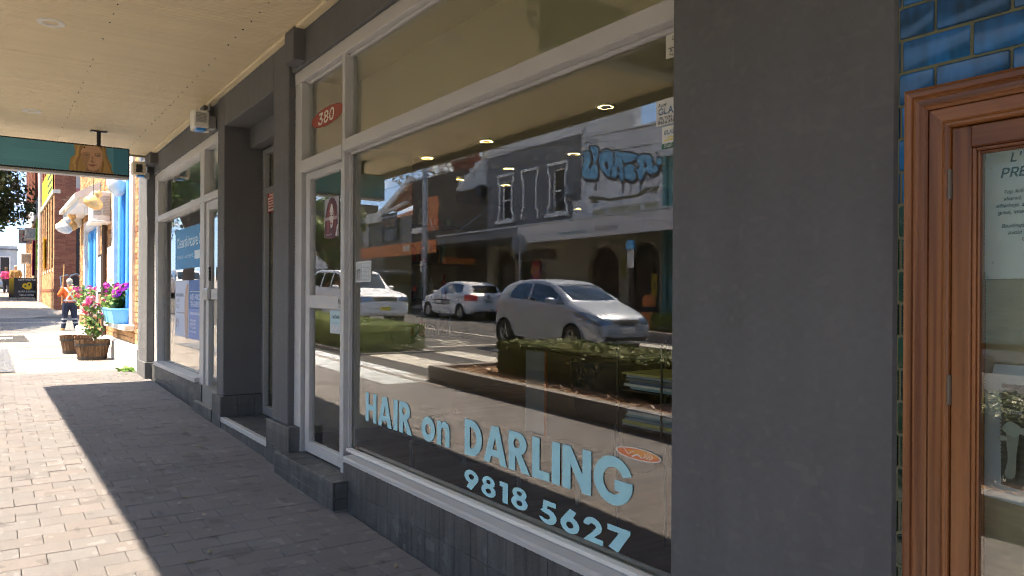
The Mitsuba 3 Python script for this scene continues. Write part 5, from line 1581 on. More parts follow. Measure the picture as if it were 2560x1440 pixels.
def hedge(label, x0, x1, y0, y1, h0, h1, n, seed, cols=HG, size=0.026):
    """Clipped hedge: twigs inside, leaves over the faces and a little way in, uneven edges."""
    k_ = thing("hedge", label, "hedge")
    rg = np.random.default_rng(seed)
    L = np.array([x1 - x0, y1 - y0, h1 - h0])
    A = np.array([L[0] * L[1], L[1] * L[2], L[1] * L[2], L[0] * L[2], L[0] * L[2]])
    cnt = (n * A / A.sum()).astype(int)
    P, N = [], []
    for f, c in enumerate(cnt):
        q = rg.uniform(0, 1, (c, 3))
        nn = [(0, 0, 1), (1, 0, 0), (-1, 0, 0), (0, 1, 0), (0, -1, 0)][f]
        ax = int(np.nonzero(nn)[0][0])
        dep = np.abs(rg.normal(0, 0.05, c))
        wob = 0.05 * (meshkit.fbm(q * L * 3.5, 3, seed) - 0.5) * 2
        q[:, ax] = (1 if sum(nn) > 0 else 0) - np.sign(sum(nn)) * (dep + wob) / L[ax]
        if f:
            thin = (q[:, 2] > 0.06 + 0.10 * rg.random(c)) | (rg.random(c) < 0.5)
            q = q[thin]
        P.append(q * L + [x0, y0, h0]); N.append(np.tile(np.array(nn, float), (len(q), 1)))
    P, N = np.vstack(P), np.vstack(N)
    P[:, 2] += gz(P[:, 1])
    m, c = leaves(P, N, size, rg, cols, .5, .6)
    obj("foliage", m, "leaf", parent=k_, color=c)
    core = sloped(x0 + .16, x1 - .16, y0 + .16, y1 - .16, h0 + 0.16, h1 - 0.14)
    obj("core", core, "leaf", parent=k_, color=np.tile(HG[0], (len(core.vertices), 1)))
    st = []
    for _ in range(int(L[0] * L[1] * 14)):
        x, y = rg.uniform(x0 + .1, x1 - .1), rg.uniform(y0 + .1, y1 - .1)
        st.append(cyl((x, y, gz(y, h0 - .05)), (x + rg.normal(0, .08), y + rg.normal(0, .08), gz(y, h0 + .4)), .009, .005, 5))
    obj("stem", cat(*st), "bark", parent=k_, kind="stuff")


bed("kerbed planting bed of bark chips across the footpath from the main window", -5.35, -3.2, -4, 9.75)
hedge("long clipped green hedge in the bed nearest the main window", -5.15, -3.9, -3.5, 9.0, 0.17, 0.62, 76000, 21, size=0.03)
bed("kerbed planting bed beyond the pedestrian crossing", -5.95, -4.15, 14.5, 21.5, -0.085)
hedge("clipped green hedge just beyond the pedestrian crossing", -5.75, -4.32, 14.6, 21.2, -0.10, 0.49, 26000, 22, HL)
bed("kerbed planting bed on the far side of the street", -15.1, -12.9, 7.0, 15.9, 0.15)
hedge("low bright hedge in the bed on the far side of the street", -14.9, -13.6, 7.2, 15.6, 0.15, 0.62, 12000, 23, HL, 0.04)

# poles and signs
u_ = thing("power_pole", "tall grey power pole on the far footpath by the orange sign", "power pole")
obj("pole", cyl((-15.05, 32.0, 0.6), (-15.05, 32.0, 10.5), 0.16, 0.12, 14), "galv", parent=u_, smooth=40)
obj("cross_arm", box(-16.2, -13.9, 31.95, 32.05, 9.6, 9.75), "bark", parent=u_)
obj("street_name_plate", box(-15.07, -15.03, 32.2, 33.3, 4.45, 4.72, 0.006), "shell_white", parent=u_)
obj("plate", box(-14.89, -14.87, 31.9, 32.1, 2.55, 3.05), "shell_white", parent=u_)
for i, (x, z) in enumerate(((-16.0, 9.78), (-15.4, 9.78), (-14.6, 9.78), (-14.0, 9.78), (-14.9, 7.6), (-14.9, 7.0))):
    P = []
    for j in range(4):
        ya, yb = -30 + 31 * j * 2, -30 + 31 * (j + 1) * 2
        for t in np.linspace(0, 1, 13):
            P.append((x, ya + (yb - ya) * t, gz(ya + (yb - ya) * t, z - 0.75) - 0.7 * 4 * t * (1 - t) * 0.8))
    k_ = tagged("overhead_cable", tube(P, 0.014, 5), "black", ("first", "second", "third", "fourth", "fifth", "lowest")[i] + " overhead power cable along the far side of the street, counted from the buildings", "cable", "overhead cables along the street")
for (a, b_) in (((-18.4, 22, 7.6), (-3, 40, 8.4)), ((-18.4, 25, 8.2), (-14.9, 20, 7.4))):
    tagged("overhead_cable", tube([np.array(a) * (1 - t) + np.array(b_) * t - [0, 0, 1.6 * t * (1 - t)] for t in np.linspace(0, 1, 14)], 0.013, 5), "black", "service cable slanting from the graffiti building " + ("across the street" if b_[0] > -5 else "to the far pole line"), "cable", "service cables")
u_ = thing("stop_sign", "back of a grey octagonal sign on a post across the street", "sign")
o_ = [(0.40 * math.cos(a), 0.40 * math.sin(a)) for a in np.arange(8) * math.pi / 4 + math.pi / 8]
obj("plate", prism(Polygon(o_), 0.006, ((1, 0, 0), (0, 0, 1), (0, -1, 0)), (-14.8, 23.80, 3.42)), "galv", parent=u_)
obj("post", cyl((-14.8, 23.76, 0.4), (-14.8, 23.76, 3.86), 0.045, n=12), "galv", parent=u_)
u_ = thing("parking_sign", "blue capped white parking sign on a dark leaning post across the street", "sign")
obj("post", cyl((-15.1, 17.75, 0.3), (-15.1, 17.95, 3.1), 0.09, 0.06, 12), "brown_dark", parent=u_)
obj("plate", box(-15.02, -15.0, 17.7, 18.0, 2.35, 2.95, 0.004), "shell_white", parent=u_)
obj("cap", cyl((-15.05, 17.9, 2.96), (-15.05, 17.9, 3.25), 0.17, 0.12, 14), "blue_light", parent=u_)
u_ = thing("barrier_drum", "orange and black traffic drum standing by the leaning post", "traffic drum")
dr_ = lathe([(0.0, 0), (0.30, 0), (0.30, .06), (0.25, .08), (0.22, 1.05), (0.10, 1.1), (0, 1.1)], 20)
obj("drum", dr_, "orange", parent=u_, smooth=35, to_world=T().translate([-15.35, 17.35, gz(17.35, 0.02)]))
obj("band", lathe([(0.238, .55), (0.242, .55), (0.236, .72), (0.232, .72)], 20), "black", parent=u_, to_world=T().translate([-15.35, 17.35, gz(17.35, 0.02)]))

# ================================================================ buildings across the street
FX = -18.5


def front(K_, mat, y0, y1, z0, z1, name="wall", x0=FX - 7, x1=FX, holes=()):
    g = sbox(y0, z0, y1, z1)
    for h_ in holes:
        g = g.difference(h_)
    m = prism(g, 0.4, FACING_US, (x1 - 0.4, 0, 0))
    obj(name, m, mat, parent=K_)
    obj("body", box(x0, x1 - 0.41, y0 + 0.002, y1 - 0.002, z0 if z0 > 1 else 0.0, z1 - 0.02), "wall_brown" if mat != "wall_cream" else "wall_cream", parent=K_)


def arch(y0, y1, zb, zt):
    r = (y1 - y0) / 2
    return unary_union([sbox(y0, zb, y1, zt - r), ell((y0 + y1) / 2, zt - r, r, r, 64)])


def sash(K_, y0, y1, z0, z1):
    w_ = obj("window", box(FX - 0.18, FX - 0.16, y0, y1, z0, z1), "dark", parent=K_)
    f_ = [box(FX - 0.16, FX - 0.08, y0, y0 + .07, z0, z1), box(FX - 0.16, FX - 0.08, y1 - .07, y1, z0, z1), box(FX - 0.1595, FX - 0.0805, y0 + .07, y1 - .07, z0, z0 + .07), box(FX - 0.1595, FX - 0.0805, y0 + .07, y1 - .07, z1 - .07, z1), box(FX - 0.155, FX - 0.085, y0 + .07, y1 - .07, (z0 + z1) / 2 - .04, (z0 + z1) / 2 + .04)]
    obj("frame", cat(*f_), "shell_white", parent=w_)
    obj("curtain", box(FX - 0.22, FX - 0.20, y0 + .05, y1 - .05, z0, z0 + (z1 - z0) * .45), "shell_white", parent=w_)


def surround(K_, y0, y1, z0, z1, sill=True):
    """White painted moulding round a window: ears at top and bottom."""
    w = .10
    for s, ye in ((-1, y0), (1, y1)):
        o = [(0, z0), (-.13 * s * -1, z0 + .32)]
        pts = [(ye, z1), (ye, z1 - .30), (ye - s * .13, z1 - .50), (ye - s * .13, z0 + .50), (ye, z0 + .28), (ye, z0)]
        obj("moulding", prism(curve(pts, w * .5), 0.05, FACING_US, (FX + 0.001, 0, 0)), "shell_white", parent=K_)
    obj("moulding", prism(sbox(y0 - .05, z1 - .06, y1 + .05, z1 + .06), 0.07, FACING_US, (FX + 0.001, 0, 0)), "shell_white", parent=K_)
    if sill:
        obj("sill", box(FX, FX + 0.16, y0 - .12, y1 + .12, z0 - .12, z0 + .04, .01), "shell_white", parent=K_)


B1 = thing("slate_building", "two storey slate grey building with white moulded windows across the street", "building")
w1, w2_ = sbox(29.72, 5.12, 30.55, 7.02), sbox(25.62, 5.12, 26.52, 7.05)
front(B1, "wall_slate", 24.5, 31.8, 4.2, 8.32, holes=(w1, w2_))
obj("parapet", box(FX - 0.4, FX + 0.03, 24.5, 31.8, 8.322, 8.95), "wall_white", parent=B1)
obj("quoin", box(FX - 0.1, FX + 0.012, 24.5, 25.05, 4.2, 5.5), "wall_white", parent=B1)
sash(B1, 29.72, 30.55, 5.12, 7.02)
sash(B1, 25.62, 26.52, 5.12, 7.05)
for y0, y1, s in ((29.5, 30.8, True), (27.55, 28.8, False), (25.42, 26.78, True)):
    surround(B1, y0, y1, 5.05, 7.28, s)
front(B1, "wall_cream", 24.5, 31.8, 0.3, 4.19, "shopfront_wall", holes=(arch(29.3, 31.2, 0.4, 3.6), sbox(26.9, 0.9, 29.1, 3.05)))
obj("shop_glass", box(FX - 0.3, FX - 0.28, 26.9, 31.2, 0.4, 3.6), "car_black", parent=B1)
obj("fascia_sign", box(FX - 0.005, FX + 0.03, 26.2, 29.3, 3.12, 3.52), "brown_dark", parent=B1)
printed("sign_lettering", [(text("BLOKES", .26, sx=1.5, at=(.1, .06)), (0.40, 0.37, 0.30))], FACING_US, (FX + 0.032, 26.5, 3.12), None, None, parent=B1)
printed("price_poster", [(sbox(0, 0, .62, 1.25), (0.62, 0.04, 0.26)), (sbox(.05, .8, .57, 1.2), (0.55, 0.03, 0.08)), (text("$12", .26, True, at=(.06, .62)), (0.80, 0.62, 0.03)), (sbox(.06, .42, .56, .48), (0.80, 0.62, 0.03)), (sbox(.06, .22, .5, .28), (0.80, 0.62, 0.03))], FACING_US, (FX - 0.27, 27.72, 1.9), "pink and red $12 price poster in the barber shop window", "poster")
printed("window_poster", [(sbox(0, 0, .5, .5), (0.5, 0.5, 0.47)), (sbox(.08, .1, .42, .3), (0.2, 0.2, 0.2))], FACING_US, (FX - 0.268, 27.05, 2.55), "small pale poster beside the pink price poster", "poster")
k_ = thing("air_conditioner", "small grey air conditioner on the slate wall beside a window", "air conditioner")
obj("case", box(FX, FX + 0.4, 24.95, 25.35, 5.75, 6.2, .02), "galv", parent=k_)
obj("grille", box(FX + 0.4, FX + 0.41, 25.15, 25.33, 5.79, 6.16), "black", parent=k_)

B2 = thing("graffiti_building", "pale building with stepped parapet and big blue graffiti across the street", "building")
front(B2, "wall_white", 19.82, 24.498, 3.9, 7.93)
obj("parapet", box(FX - 0.4, FX + 0.002, 21.35, 24.498, 7.932, 8.96), "wall_white", parent=B2)
obj("coping", box(FX - 0.45, FX + 0.06, 21.3, 24.5, 8.962, 9.05), "wall_white", parent=B2)
obj("coping", box(FX - 0.45, FX + 0.06, 19.8, 21.29, 7.932, 8.02), "wall_white", parent=B2)
front(B2, "wall_cream", 19.82, 24.498, 0.3, 3.89, "shopfront_wall", holes=(arch(24.0 - 1.85, 24.0, 0.3, 3.45), arch(19.95, 21.6, 0.3, 3.5)))
obj("shop_glass", box(FX - 0.32, FX - 0.3, 19.9, 24.2, 0.4, 3.6), "car_black", parent=B2)
obj("door", box(FX - 0.28, FX - 0.22, 20.5, 21.4, 0.4, 2.6), "brown_dark", parent=B2)
obj("fanlight", prism(arch(22.15, 24.0, 2.4, 3.45), 0.03, FACING_US, (FX - 0.28, 0, 0)), "brown_dark", parent=B2)
for a, z0, z1, c in (((20.05, 20.35), 1.4, 2.3, (0.55, 0.42, 0.03)), ((21.75, 22.02), 2.2, 3.0, (0.42, 0.38, 0.06))):
    printed("shop_sign", [(sbox(0, 0, a[1] - a[0], z1 - z0), c), (sbox(.08, .3, .18, .55), (0.06, 0.06, 0.04))], FACING_US, (FX + 0.012, a[0], z0), "narrow yellow sign %s" % ("beside the shop arch" if z0 > 2 else "by the shop door across the street"), "sign")
for y0, y1, z0, z1 in ((22.95, 23.75, 4.62, 5.0), (20.95, 22.75, 4.58, 5.02), (20.05, 20.75, 4.58, 5.02)):
    obj("painted_panel", box(FX, FX + 0.014, y0, y1, z0, z1), "olive_wall", parent=B2)
obj("lamp", cat(cyl((FX + 0.02, 22.6, 4.1), (FX + 0.3, 22.6, 4.25), 0.05), cyl((FX + 0.25, 22.6, 4.28), (FX + 0.35, 22.6, 4.15), 0.15, 0.06, 12)), "shell_white", parent=B2)
GA = {
'a': [(24.38,7.53),(23.99,7.47),(23.89,7.31),(23.87,7.06),(23.93,6.96),(23.98,6.84),(23.88,6.74),(23.8,6.88),(23.52,6.89),(23.43,6.69),(23.43,6.42),(23.52,6.27),(23.8,6.28),(24.19,6.35),(24.42,6.5),(24.46,6.66),(24.4,6.93),(24.33,7.23)],
'b': [(23.98,7.67),(23.63,7.65),(23.45,7.55),(23.39,7.36),(23.44,7.09),(23.53,6.97),(23.75,6.97),(23.77,7.28),(23.89,7.5)],
'c': [(23.38,7.15),(23.3,7.34),(23.1,7.41),(22.86,7.4),(22.61,7.27),(22.49,7.09),(22.48,6.86),(22.56,6.64),(22.68,6.43),(22.69,6.23),(22.95,6.36),(23.2,6.58),(23.37,6.85)],
'd': [(22.42,7.26),(22.07,7.15),(21.97,6.78),(21.92,6.55),(21.9,6.02),(22.03,6.0),(22.15,6.13),(22.18,6.26),(22.3,6.28),(22.34,6.17),(22.65,6.24),(22.61,6.48),(22.51,6.7),(22.42,6.88)],
'e': [(22.02,7.14),(21.2,6.94),(21.24,6.77),(21.49,6.68),(21.79,6.68),(21.92,6.74)],
'f': [(21.74,6.62),(21.4,6.57),(21.19,6.4),(21.31,6.35),(21.21,6.14),(21.19,6.02),(21.35,5.93),(21.5,5.94),(21.69,6.01),(21.85,6.11),(21.88,6.48)],
'g': [(21.17,6.79),(21.04,6.88),(20.74,6.89),(20.46,6.81),(20.33,6.64),(20.32,6.42),(20.34,6.19),(20.3,6.03),(20.45,6.07),(20.6,6.15),(20.69,6.19),(20.82,6.02),(20.95,5.85),(21.08,5.99),(21.17,6.26),(21.28,6.35),(21.04,6.41),(21.17,6.62)],
'q': [(19.95,6.31),(19.88,6.21),(19.87,6.13),(19.92,6.18)]}
GH = [[(23.01,6.87),(22.9,6.85),(22.83,6.68),(22.86,6.61),(23.0,6.75)], [(22.25,6.55),(22.18,6.54),(22.18,6.42),(22.25,6.43)], [(20.74,6.54),(20.67,6.47),(20.68,6.35),(20.75,6.42)]]
blobs = [spline(p, 6) for p in GA.values()] + [ell(20.2, 6.22, .17, .17), ell(19.99, 6.49, .15, .17)]
blue = unary_union([b.buffer(-.02) for b in blobs]).difference(unary_union([spline(p, 6).buffer(.03) for p in GH]))
line_ = unary_union([b.buffer(.05) for b in blobs] + [affinity.translate(b, -.06, -.10).buffer(.03) for b in blobs])
drip = unary_union([curve([(23.57, 6.24), (23.57, 5.85)], .07), curve([(21.94, 5.99), (21.94, 5.59)], .07), curve([(21.5, 5.94), (21.5, 5.43)], .025), curve([(20.97, 5.86), (20.97, 5.51)], .05)])
tags = unary_union([curve(p, .012) for p in ([(24.3, 7.85), (24.1, 7.87)], [(24.2, 7.93), (24.0, 7.95), (24.05, 7.86)], [(23.9, 7.95), (23.88, 7.84)], [(23.95, 7.95), (23.75, 7.93)], [(23.7, 7.92), (23.6, 7.84), (23.55, 7.91), (23.48, 7.83)], [(20.2, 6.85), (20.05, 6.86), (20.15, 6.78)], [(20.0, 6.86), (19.98, 6.74)], [(19.95, 6.8), (19.88, 6.84), (19.9, 6.72)], [(20.6, 5.98), (20.6, 5.72)], [(20.5, 5.98), (20.48, 5.74)], [(20.4, 5.97), (20.36, 5.73)], [(20.7, 5.95), (20.62, 5.85)])])
key_ = Polygon([(24.1,5.55),(23.81,5.6),(23.06,5.48),(22.82,5.39),(21.16,5.39),(20.73,5.58),(20.02,5.57),(20.0,5.44),(20.73,5.35),(21.1,5.27),(22.82,5.27),(23.19,5.37),(23.43,5.39),(23.43,5.27),(23.81,5.31),(23.87,5.44)]).buffer(0)
key_ = unary_union([key_, sbox(20.1, 5.3, 20.2, 5.45), sbox(20.32, 5.3, 20.42, 5.45)])
printed("graffiti", [(key_, (0.20, 0.17, 0.10)), (drip, (0.20, 0.19, 0.20)), (line_, (0.085, 0.07, 0.06)), (blue, (0.22, 0.50, 0.68)), (tags, (0.10, 0.10, 0.10))], FACING_US, (FX + 0.003, 0, 0), "big blue bubble letter graffiti with dripping outlines on the pale wall", "graffiti", step=0.002)

AW = thing("street_awning", "flat awning with a pale fascia along the slate and graffiti buildings", "awning")
obj("roof", box(-18.48, -15.62, 14, 31.75, 3.86, 3.96), "galv", parent=AW)
obj("fascia", box(-15.62, -15.56, 12, 25.0, 3.54, 4.22, .006), "wall_white", parent=AW)
obj("fascia", box(-15.62, -15.57, 25.002, 31.75, 3.88, 4.14, .006), "wall_slate", parent=AW)
obj("flashing", box(-15.66, -15.53, 12, 31.75, 4.222, 4.28, .006), "wall_pale", parent=AW)
printed("lettering", [(text("9818 0864", .17, True, sx=1.0, at=(0, 0), shear=.1), (0.10, 0.10, 0.11)), (sbox(1.6, -.02, 3.4, .10), (0.30, 0.40, 0.44))], FACING_US, (-15.555, 19.0, 3.72), None, None, parent=AW)
for y in (14.5, 19.0, 24.6, 30.5):
    obj("stay", cyl((-15.7, y, 4.2), (-18.45, y + 0.2, 6.1), 0.018, n=8), "galv", parent=AW)
B3 = thing("teal_building", "pale teal building with a darker pipe beside the graffiti building", "building")
front(B3, "wall_teal", 6.0, 19.798, 0.3, 6.95)
obj("downpipe", cyl((FX + 0.1, 19.6, 0.3), (FX + 0.1, 19.6, 6.9), 0.09, n=12), "wall_teal", parent=B3)
obj("cornice", box(FX, FX + 0.2, 6, 19.79, 6.6, 6.95, .02), "wall_white", parent=B3)
for i in range(5):
    y = 8.0 + i * 2.4
    sash(B3, y, y + 0.9, 4.7, 6.3)
B4 = thing("cream_building", "cream building further down the far side of the street", "building")
front(B4, "wall_cream", -40, 5.99, 0.0, 8.0)

B0 = thing("brown_building", "dark brown rendered building with an orange sign across the street", "building")
front(B0, "wall_brown", 31.81, 39.9, 0.4, 7.65)
obj("parapet", box(FX - 0.4, FX + 0.02, 34.4, 39.9, 7.652, 8.15), "wall_brown", parent=B0)
obj("gable", prism(Polygon([(31.82, 6.95), (34.35, 6.95), (34.35, 7.1), (31.82, 8.35)]), 0.12, FACING_US, (FX + 0.002, 0, 0)), "wall_pale", parent=B0)
obj("bargeboard", prism(curve([(34.5, 7.05), (31.82, 8.4)], .07), 0.2, FACING_US, (FX + 0.002, 0, 0)), "shell_white", parent=B0)
for i in range(5):
    obj("weatherboard", prism(sbox(31.83, 7.0 + .26 * i, min(34.4, 34.9 - .52 * i), 7.235 + .26 * i), 0.03, FACING_US, (FX + 0.124, 0, 0)), "wall_pale", parent=B0)
obj("tiled_roof", trimesh.convex.convex_hull(np.array([(-19.0, 31.9, 7.9), (-19.0, 37.2, 7.65), (-24, 31.9, 10.2), (-24, 37.2, 9.4), (-24, 31.9, 7), (-24, 37.2, 7)])), "roof_tile", parent=B0)
ch = obj("chimney", box(-20.6, -19.4, 34.8, 36.7, 7.4, 8.75), "brick_dark", parent=B0)
obj("cap", box(-20.7, -19.3, 34.7, 36.8, 8.752, 9.0), "brick_dark", parent=ch)
for y in (35.2, 36.2):
    obj("pot", cyl((-20, y, 9.0), (-20, y, 9.5), .15, .12, 10), "roof_tile", parent=ch)
obj("orange_fascia", box(-15.64, -15.58, 31.86, 43.8, 3.50, 4.12, .006), "orange", parent=B0)
obj("awning_roof", box(-18.48, -15.645, 31.86, 43.8, 4.0, 4.08), "galv", parent=B0)
printed("sign_mark", [(sbox(0, 0, .7, .3), (0.72, 0.60, 0.50)), (poly((-2.2, .3), (-2.05, .3), (-1.85, -.1), (-2.0, -.1)), (0.66, 0.42, 0.30))], FACING_US, (-15.577, 34.6, 3.7), None, None, parent=B0)
k_ = thing("hanging_sign", "long orange sign hung below the orange fascia across the street", "sign")
obj("panel", box(-17.9, -16.1, 32.0, 32.12, 2.98, 3.30, .01), "orange", parent=k_)
for x in (-17.5, -16.5):
    obj("hanger", cyl((x, 32.06, 3.3), (x, 32.06, 4.0), .02, n=6), "dark", parent=k_)
printed("upright_sign", [(sbox(0, 0, 1.45, 1.95), (0.62, 0.19, 0.05)), (poly((.95, .75), (1.12, .75), (.62, .0), (.45, .0)), (0.66, 0.52, 0.42)), (curve([(.35, .75), (.5, .5), (.30, .3)], .03), (0.66, 0.42, 0.30))], FACING_US, (FX + 0.012, 36.82, 5.08), "upright orange sign with a pale slash on the brown wall", "sign")
printed("lease_board", [(sbox(0, 0, 2.2, 1.75), (0.045, 0.055, 0.085)), (sbox(.0, 1.5, 2.2, 1.6), (0.35, 0.38, 0.42)), (text("FOR LEASE", .22, True, sx=1.2, at=(.25, 1.15)), (0.42, 0.22, 0.12)), (sbox(.4, .95, 1.8, 1.03), (0.40, 0.22, 0.12))] + [(sbox(.5, .1 + .14 * i, 1.7, .17 + .14 * i), (0.26, 0.30, 0.36)) for i in range(5)], FACING_US, (FX + 0.2, 41.6, 4.75), "dark blue FOR LEASE board on the grey building across the street", "sign")
spk = thing("wall_speaker", "black box speaker high at the corner of the brown and slate buildings", "speaker")
obj("case", box(FX + 0.02, FX + 0.35, 31.9, 32.35, 6.45, 7.0, .02), "black", parent=spk)
obj("bracket", box(FX, FX + 0.15, 32.05, 32.2, 7.0, 7.1), "galv", parent=spk)

BL_ = thing("grey_house", "grey house with red tiled roof and pale parapet beyond the brown building", "building")
front(BL_, "wall_slate", 40.0, 46.2, 0.5, 6.2)
obj("parapet", prism(Polygon([(46.2, 6.1), (46.2, 6.72), (44.6, 6.72), (43.6, 7.0), (40.0, 8.5), (40.0, 8.2), (43.4, 6.7), (44.2, 6.35), (44.2, 6.1)]), .3, FACING_US, (FX - 0.1, 0, 0)), "shell_white", parent=BL_)
obj("tiled_roof", prism(Polygon([(43.3, 6.75), (40.02, 8.1), (40.02, 6.9), (42.5, 6.62)]), .3, FACING_US, (FX - 0.3, 0, 0)), "roof_tile", parent=BL_)
obj("gutter", prism(curve([(42.9, 6.55), (40.05, 6.95)], .05), .25, FACING_US, (FX + 0.2, 0, 0)), "shell_white", parent=BL_)
obj("roof_slope", trimesh.convex.convex_hull(np.array([(-19, 40, 6.2), (-19, 46.2, 6.2), (-26, 40, 9.5), (-26, 46.2, 9.0), (-26, 40, 5), (-26, 46.2, 5)])), "roof_tile", parent=BL_)
obj("downpipe", cyl((FX + .08, 46.1, .5), (FX + .08, 46.1, 6.1), .06, n=8), "wall_pale", parent=BL_)
BT = thing("tan_building", "tan rendered building with a cornice far up the street", "building")
front(BT, "wall_tan", 60, 82, 1.0, 9.2)
obj("cornice", box(FX, FX + .4, 60, 82, 8.2, 8.6), "wall_tan", parent=BT)
obj("string_course", box(FX, FX + .25, 60, 82, 5.2, 5.5), "cream", parent=BT)
for i in range(7):
    sash(BT, 61 + i * 3, 62.4 + i * 3, 6.0, 7.9)
BF = thing("shop_terrace", "plain terrace of shops between the grey house and tan building", "building")
front(BF, "wall_white", 46.21, 59.98, 0.8, 6.6)
obj("cornice", box(FX, FX + .25, 46.21, 59.98, 6.2, 6.5), "wall_pale", parent=BF)
for i in range(5):
    sash(BF, 47.2 + i * 2.6, 48.3 + i * 2.6, 4.6, 5.9)
    obj("shop_glass", box(FX + .002, FX + .01, 46.9 + i * 2.6, 48.9 + i * 2.6, 1.6, 3.4), "car_black", parent=BF)
JA = [(0.30, 0.27, 0.16), (0.22, 0.24, 0.10), (0.36, 0.30, 0.20)]
tree("street_tree", "bare branched tree rising behind the grey house across the street", (-26, 43, 1), 13, (-24, 42, 10.5, 5.5, 6, 3.6), 5200, 0.14, JA, 31, 40, .3, 20)
tree("street_tree", "yellow green tree beside the grey house across the street", (-16.6, 48.5, gz(48)), 8, (-16.8, 48, 5.6, 2.6, 2.6, 2.2), 9000, 0.13, LIGHT, 32, 20)
tree("street_tree", "green kerbside tree up the street before the pub", (-4.6, 33, gz(33)), 8, (-4.9, 33.5, 6.3, 2.2, 2.8, 1.9), 14000, 0.12, [(0.09, 0.14, 0.03), (0.06, 0.10, 0.02), (0.13, 0.19, 0.04)], 33, 24)

# ================================================================ cars
def interp(tab, s):
    t = np.array(tab, float)
    return np.interp(s, t[:, 0], t[:, 1])


def smooth_interp(tab, s):
    from scipy.interpolate import PchipInterpolator
    t = np.array(tab, float)
    return PchipInterpolator(t[:, 0], t[:, 1])(s)


SEG = (4, 4, 8, 12, 6, 26, 8, 8, 6)


def car_body(P):
    """Half sections along s (0 = nose), as a grid of vertices; faces sorted into parts."""
    L = P["L"]
    s = np.unique(np.concatenate([np.linspace(0, .25, 22), np.linspace(.25, L - .25, int((L - .5) / .02)), np.linspace(L - .25, L, 22)]))
    top, belt, bot, w, rw = (smooth_interp(P[k], s) for k in ("top", "belt", "bot", "w", "rw"))
    belt = np.minimum(belt, top - .02)
    rows = []
    for i in range(len(s)):
        zb, bt, tp, W_, R_ = bot[i], belt[i], top[i], w[i], min(rw[i], w[i] - .02)
        h = tp - bt
        c = np.array([(0, zb), (W_ - .12, zb), (W_ - .03, zb + .06), (W_, zb + .40 * (bt - zb)), (W_ - .004, bt - .22 * (bt - zb)), (W_ - .03, bt), (R_ + .035 + .03 * (h < .3), tp - .055 * min(1, h / .3) - .02 * h), (R_ - .07, tp - .012), (R_ * .5, tp), (0, tp + .008)])
        pts = []
        cc = np.vstack([2 * c[0] - c[1], c, [[-c[-2][0], c[-2][1]]]])
        for k in range(1, len(cc) - 2):
            a, b, d, e = cc[k - 1:k + 3]
            for t in np.linspace(0, 1, SEG[k - 1], endpoint=False):
                pts.append(0.5 * (2 * b + (d - a) * t + (2 * a - 5 * b + 4 * d - e) * t * t + (3 * b - a - 3 * d + e) * t ** 3))
        pts.append(c[-1])
        q = np.array(pts)
        q[:, 0] = np.clip(q[:, 0], 0, None)
        rows.append(q)
    R = np.array(rows)
    ns, nr = R.shape[:2]
    V = np.column_stack([R[..., 0].ravel(), np.repeat(s, nr), R[..., 1].ravel()])
    i, j = np.meshgrid(np.arange(ns - 1), np.arange(nr - 1), indexing="ij")
    a, b, c_, d = i * nr + j, i * nr + j + 1, (i + 1) * nr + j + 1, (i + 1) * nr + j
    Q = np.stack([a, b, c_, d], -1).reshape(-1, 4)
    row = j.ravel()
    C = V[Q].mean(1)
    part = np.array(["body"] * len(Q), dtype=object)
    for (name, test) in P["masks"]:
        m = test(C[:, 0], C[:, 1], C[:, 2], row) & (part == "body")
        part[m] = name
    for sw in P["wheels"]:
        m = ((C[:, 1] - sw) ** 2 + (C[:, 2] - P["wr"]) ** 2 < (P["wr"] + .055) ** 2) & (row < 30)
        part[m] = "hole"
    out = {}
    for nm in set(part):
        if nm == "hole":
            continue
        q = Q[part == nm]
        f = np.vstack([q[:, [0, 1, 2]], q[:, [0, 2, 3]]])
        v2 = V * [-1, 1, 1]
        m = trimesh.Trimesh(np.vstack([V, v2]), np.vstack([f, f[:, ::-1] + len(V)]), process=True)
        out[nm] = m
    caps = []
    for k, e in ((0, 0), (ns - 1, 1)):
        ring = V[k * nr:(k + 1) * nr]
        poly_ = np.vstack([ring, (ring * [-1, 1, 1])[::-1]])
        cn = poly_.mean(0)
        n = len(poly_)
        caps.append(trimesh.Trimesh(np.vstack([poly_, [cn]]), [(x, (x + 1) % n, n) for x in range(n)], process=False))
    out["body"] = cat(out["body"], *caps)
    return out


def in_poly(pts, a, b):
    pg = Polygon(pts)
    return shapely.contains_xy(pg, a, b)


def wheel_meshes(r, wd=.19, spokes=5):
    ty = lathe([(r * .66, -wd * .5), (r * .90, -wd * .5), (r * .985, -wd * .36), (r, 0), (r * .985, wd * .36), (r * .90, wd * .5), (r * .66, wd * .5)], 40, axis=0)
    rim = [lathe([(r * .60, wd * .30), (r * .66, wd * .46), (r * .69, wd * .46), (r * .69, -wd * .4)], 36, axis=0), cyl((wd * .2, 0, 0), (wd * .40, 0, 0), r * .17, r * .13, 16)]
    for i in range(spokes):
        b = box(wd * .22, wd * .37, -r * .075, r * .075, r * .1, r * .64, .008)
        b.apply_transform(trimesh.transformations.rotation_matrix(2 * math.pi * i / spokes, [1, 0, 0]))
        rim.append(b)
    disc = cyl((wd * .02, 0, 0), (wd * .1, 0, 0), r * .64, n=28)
    return ty, cat(*rim), disc


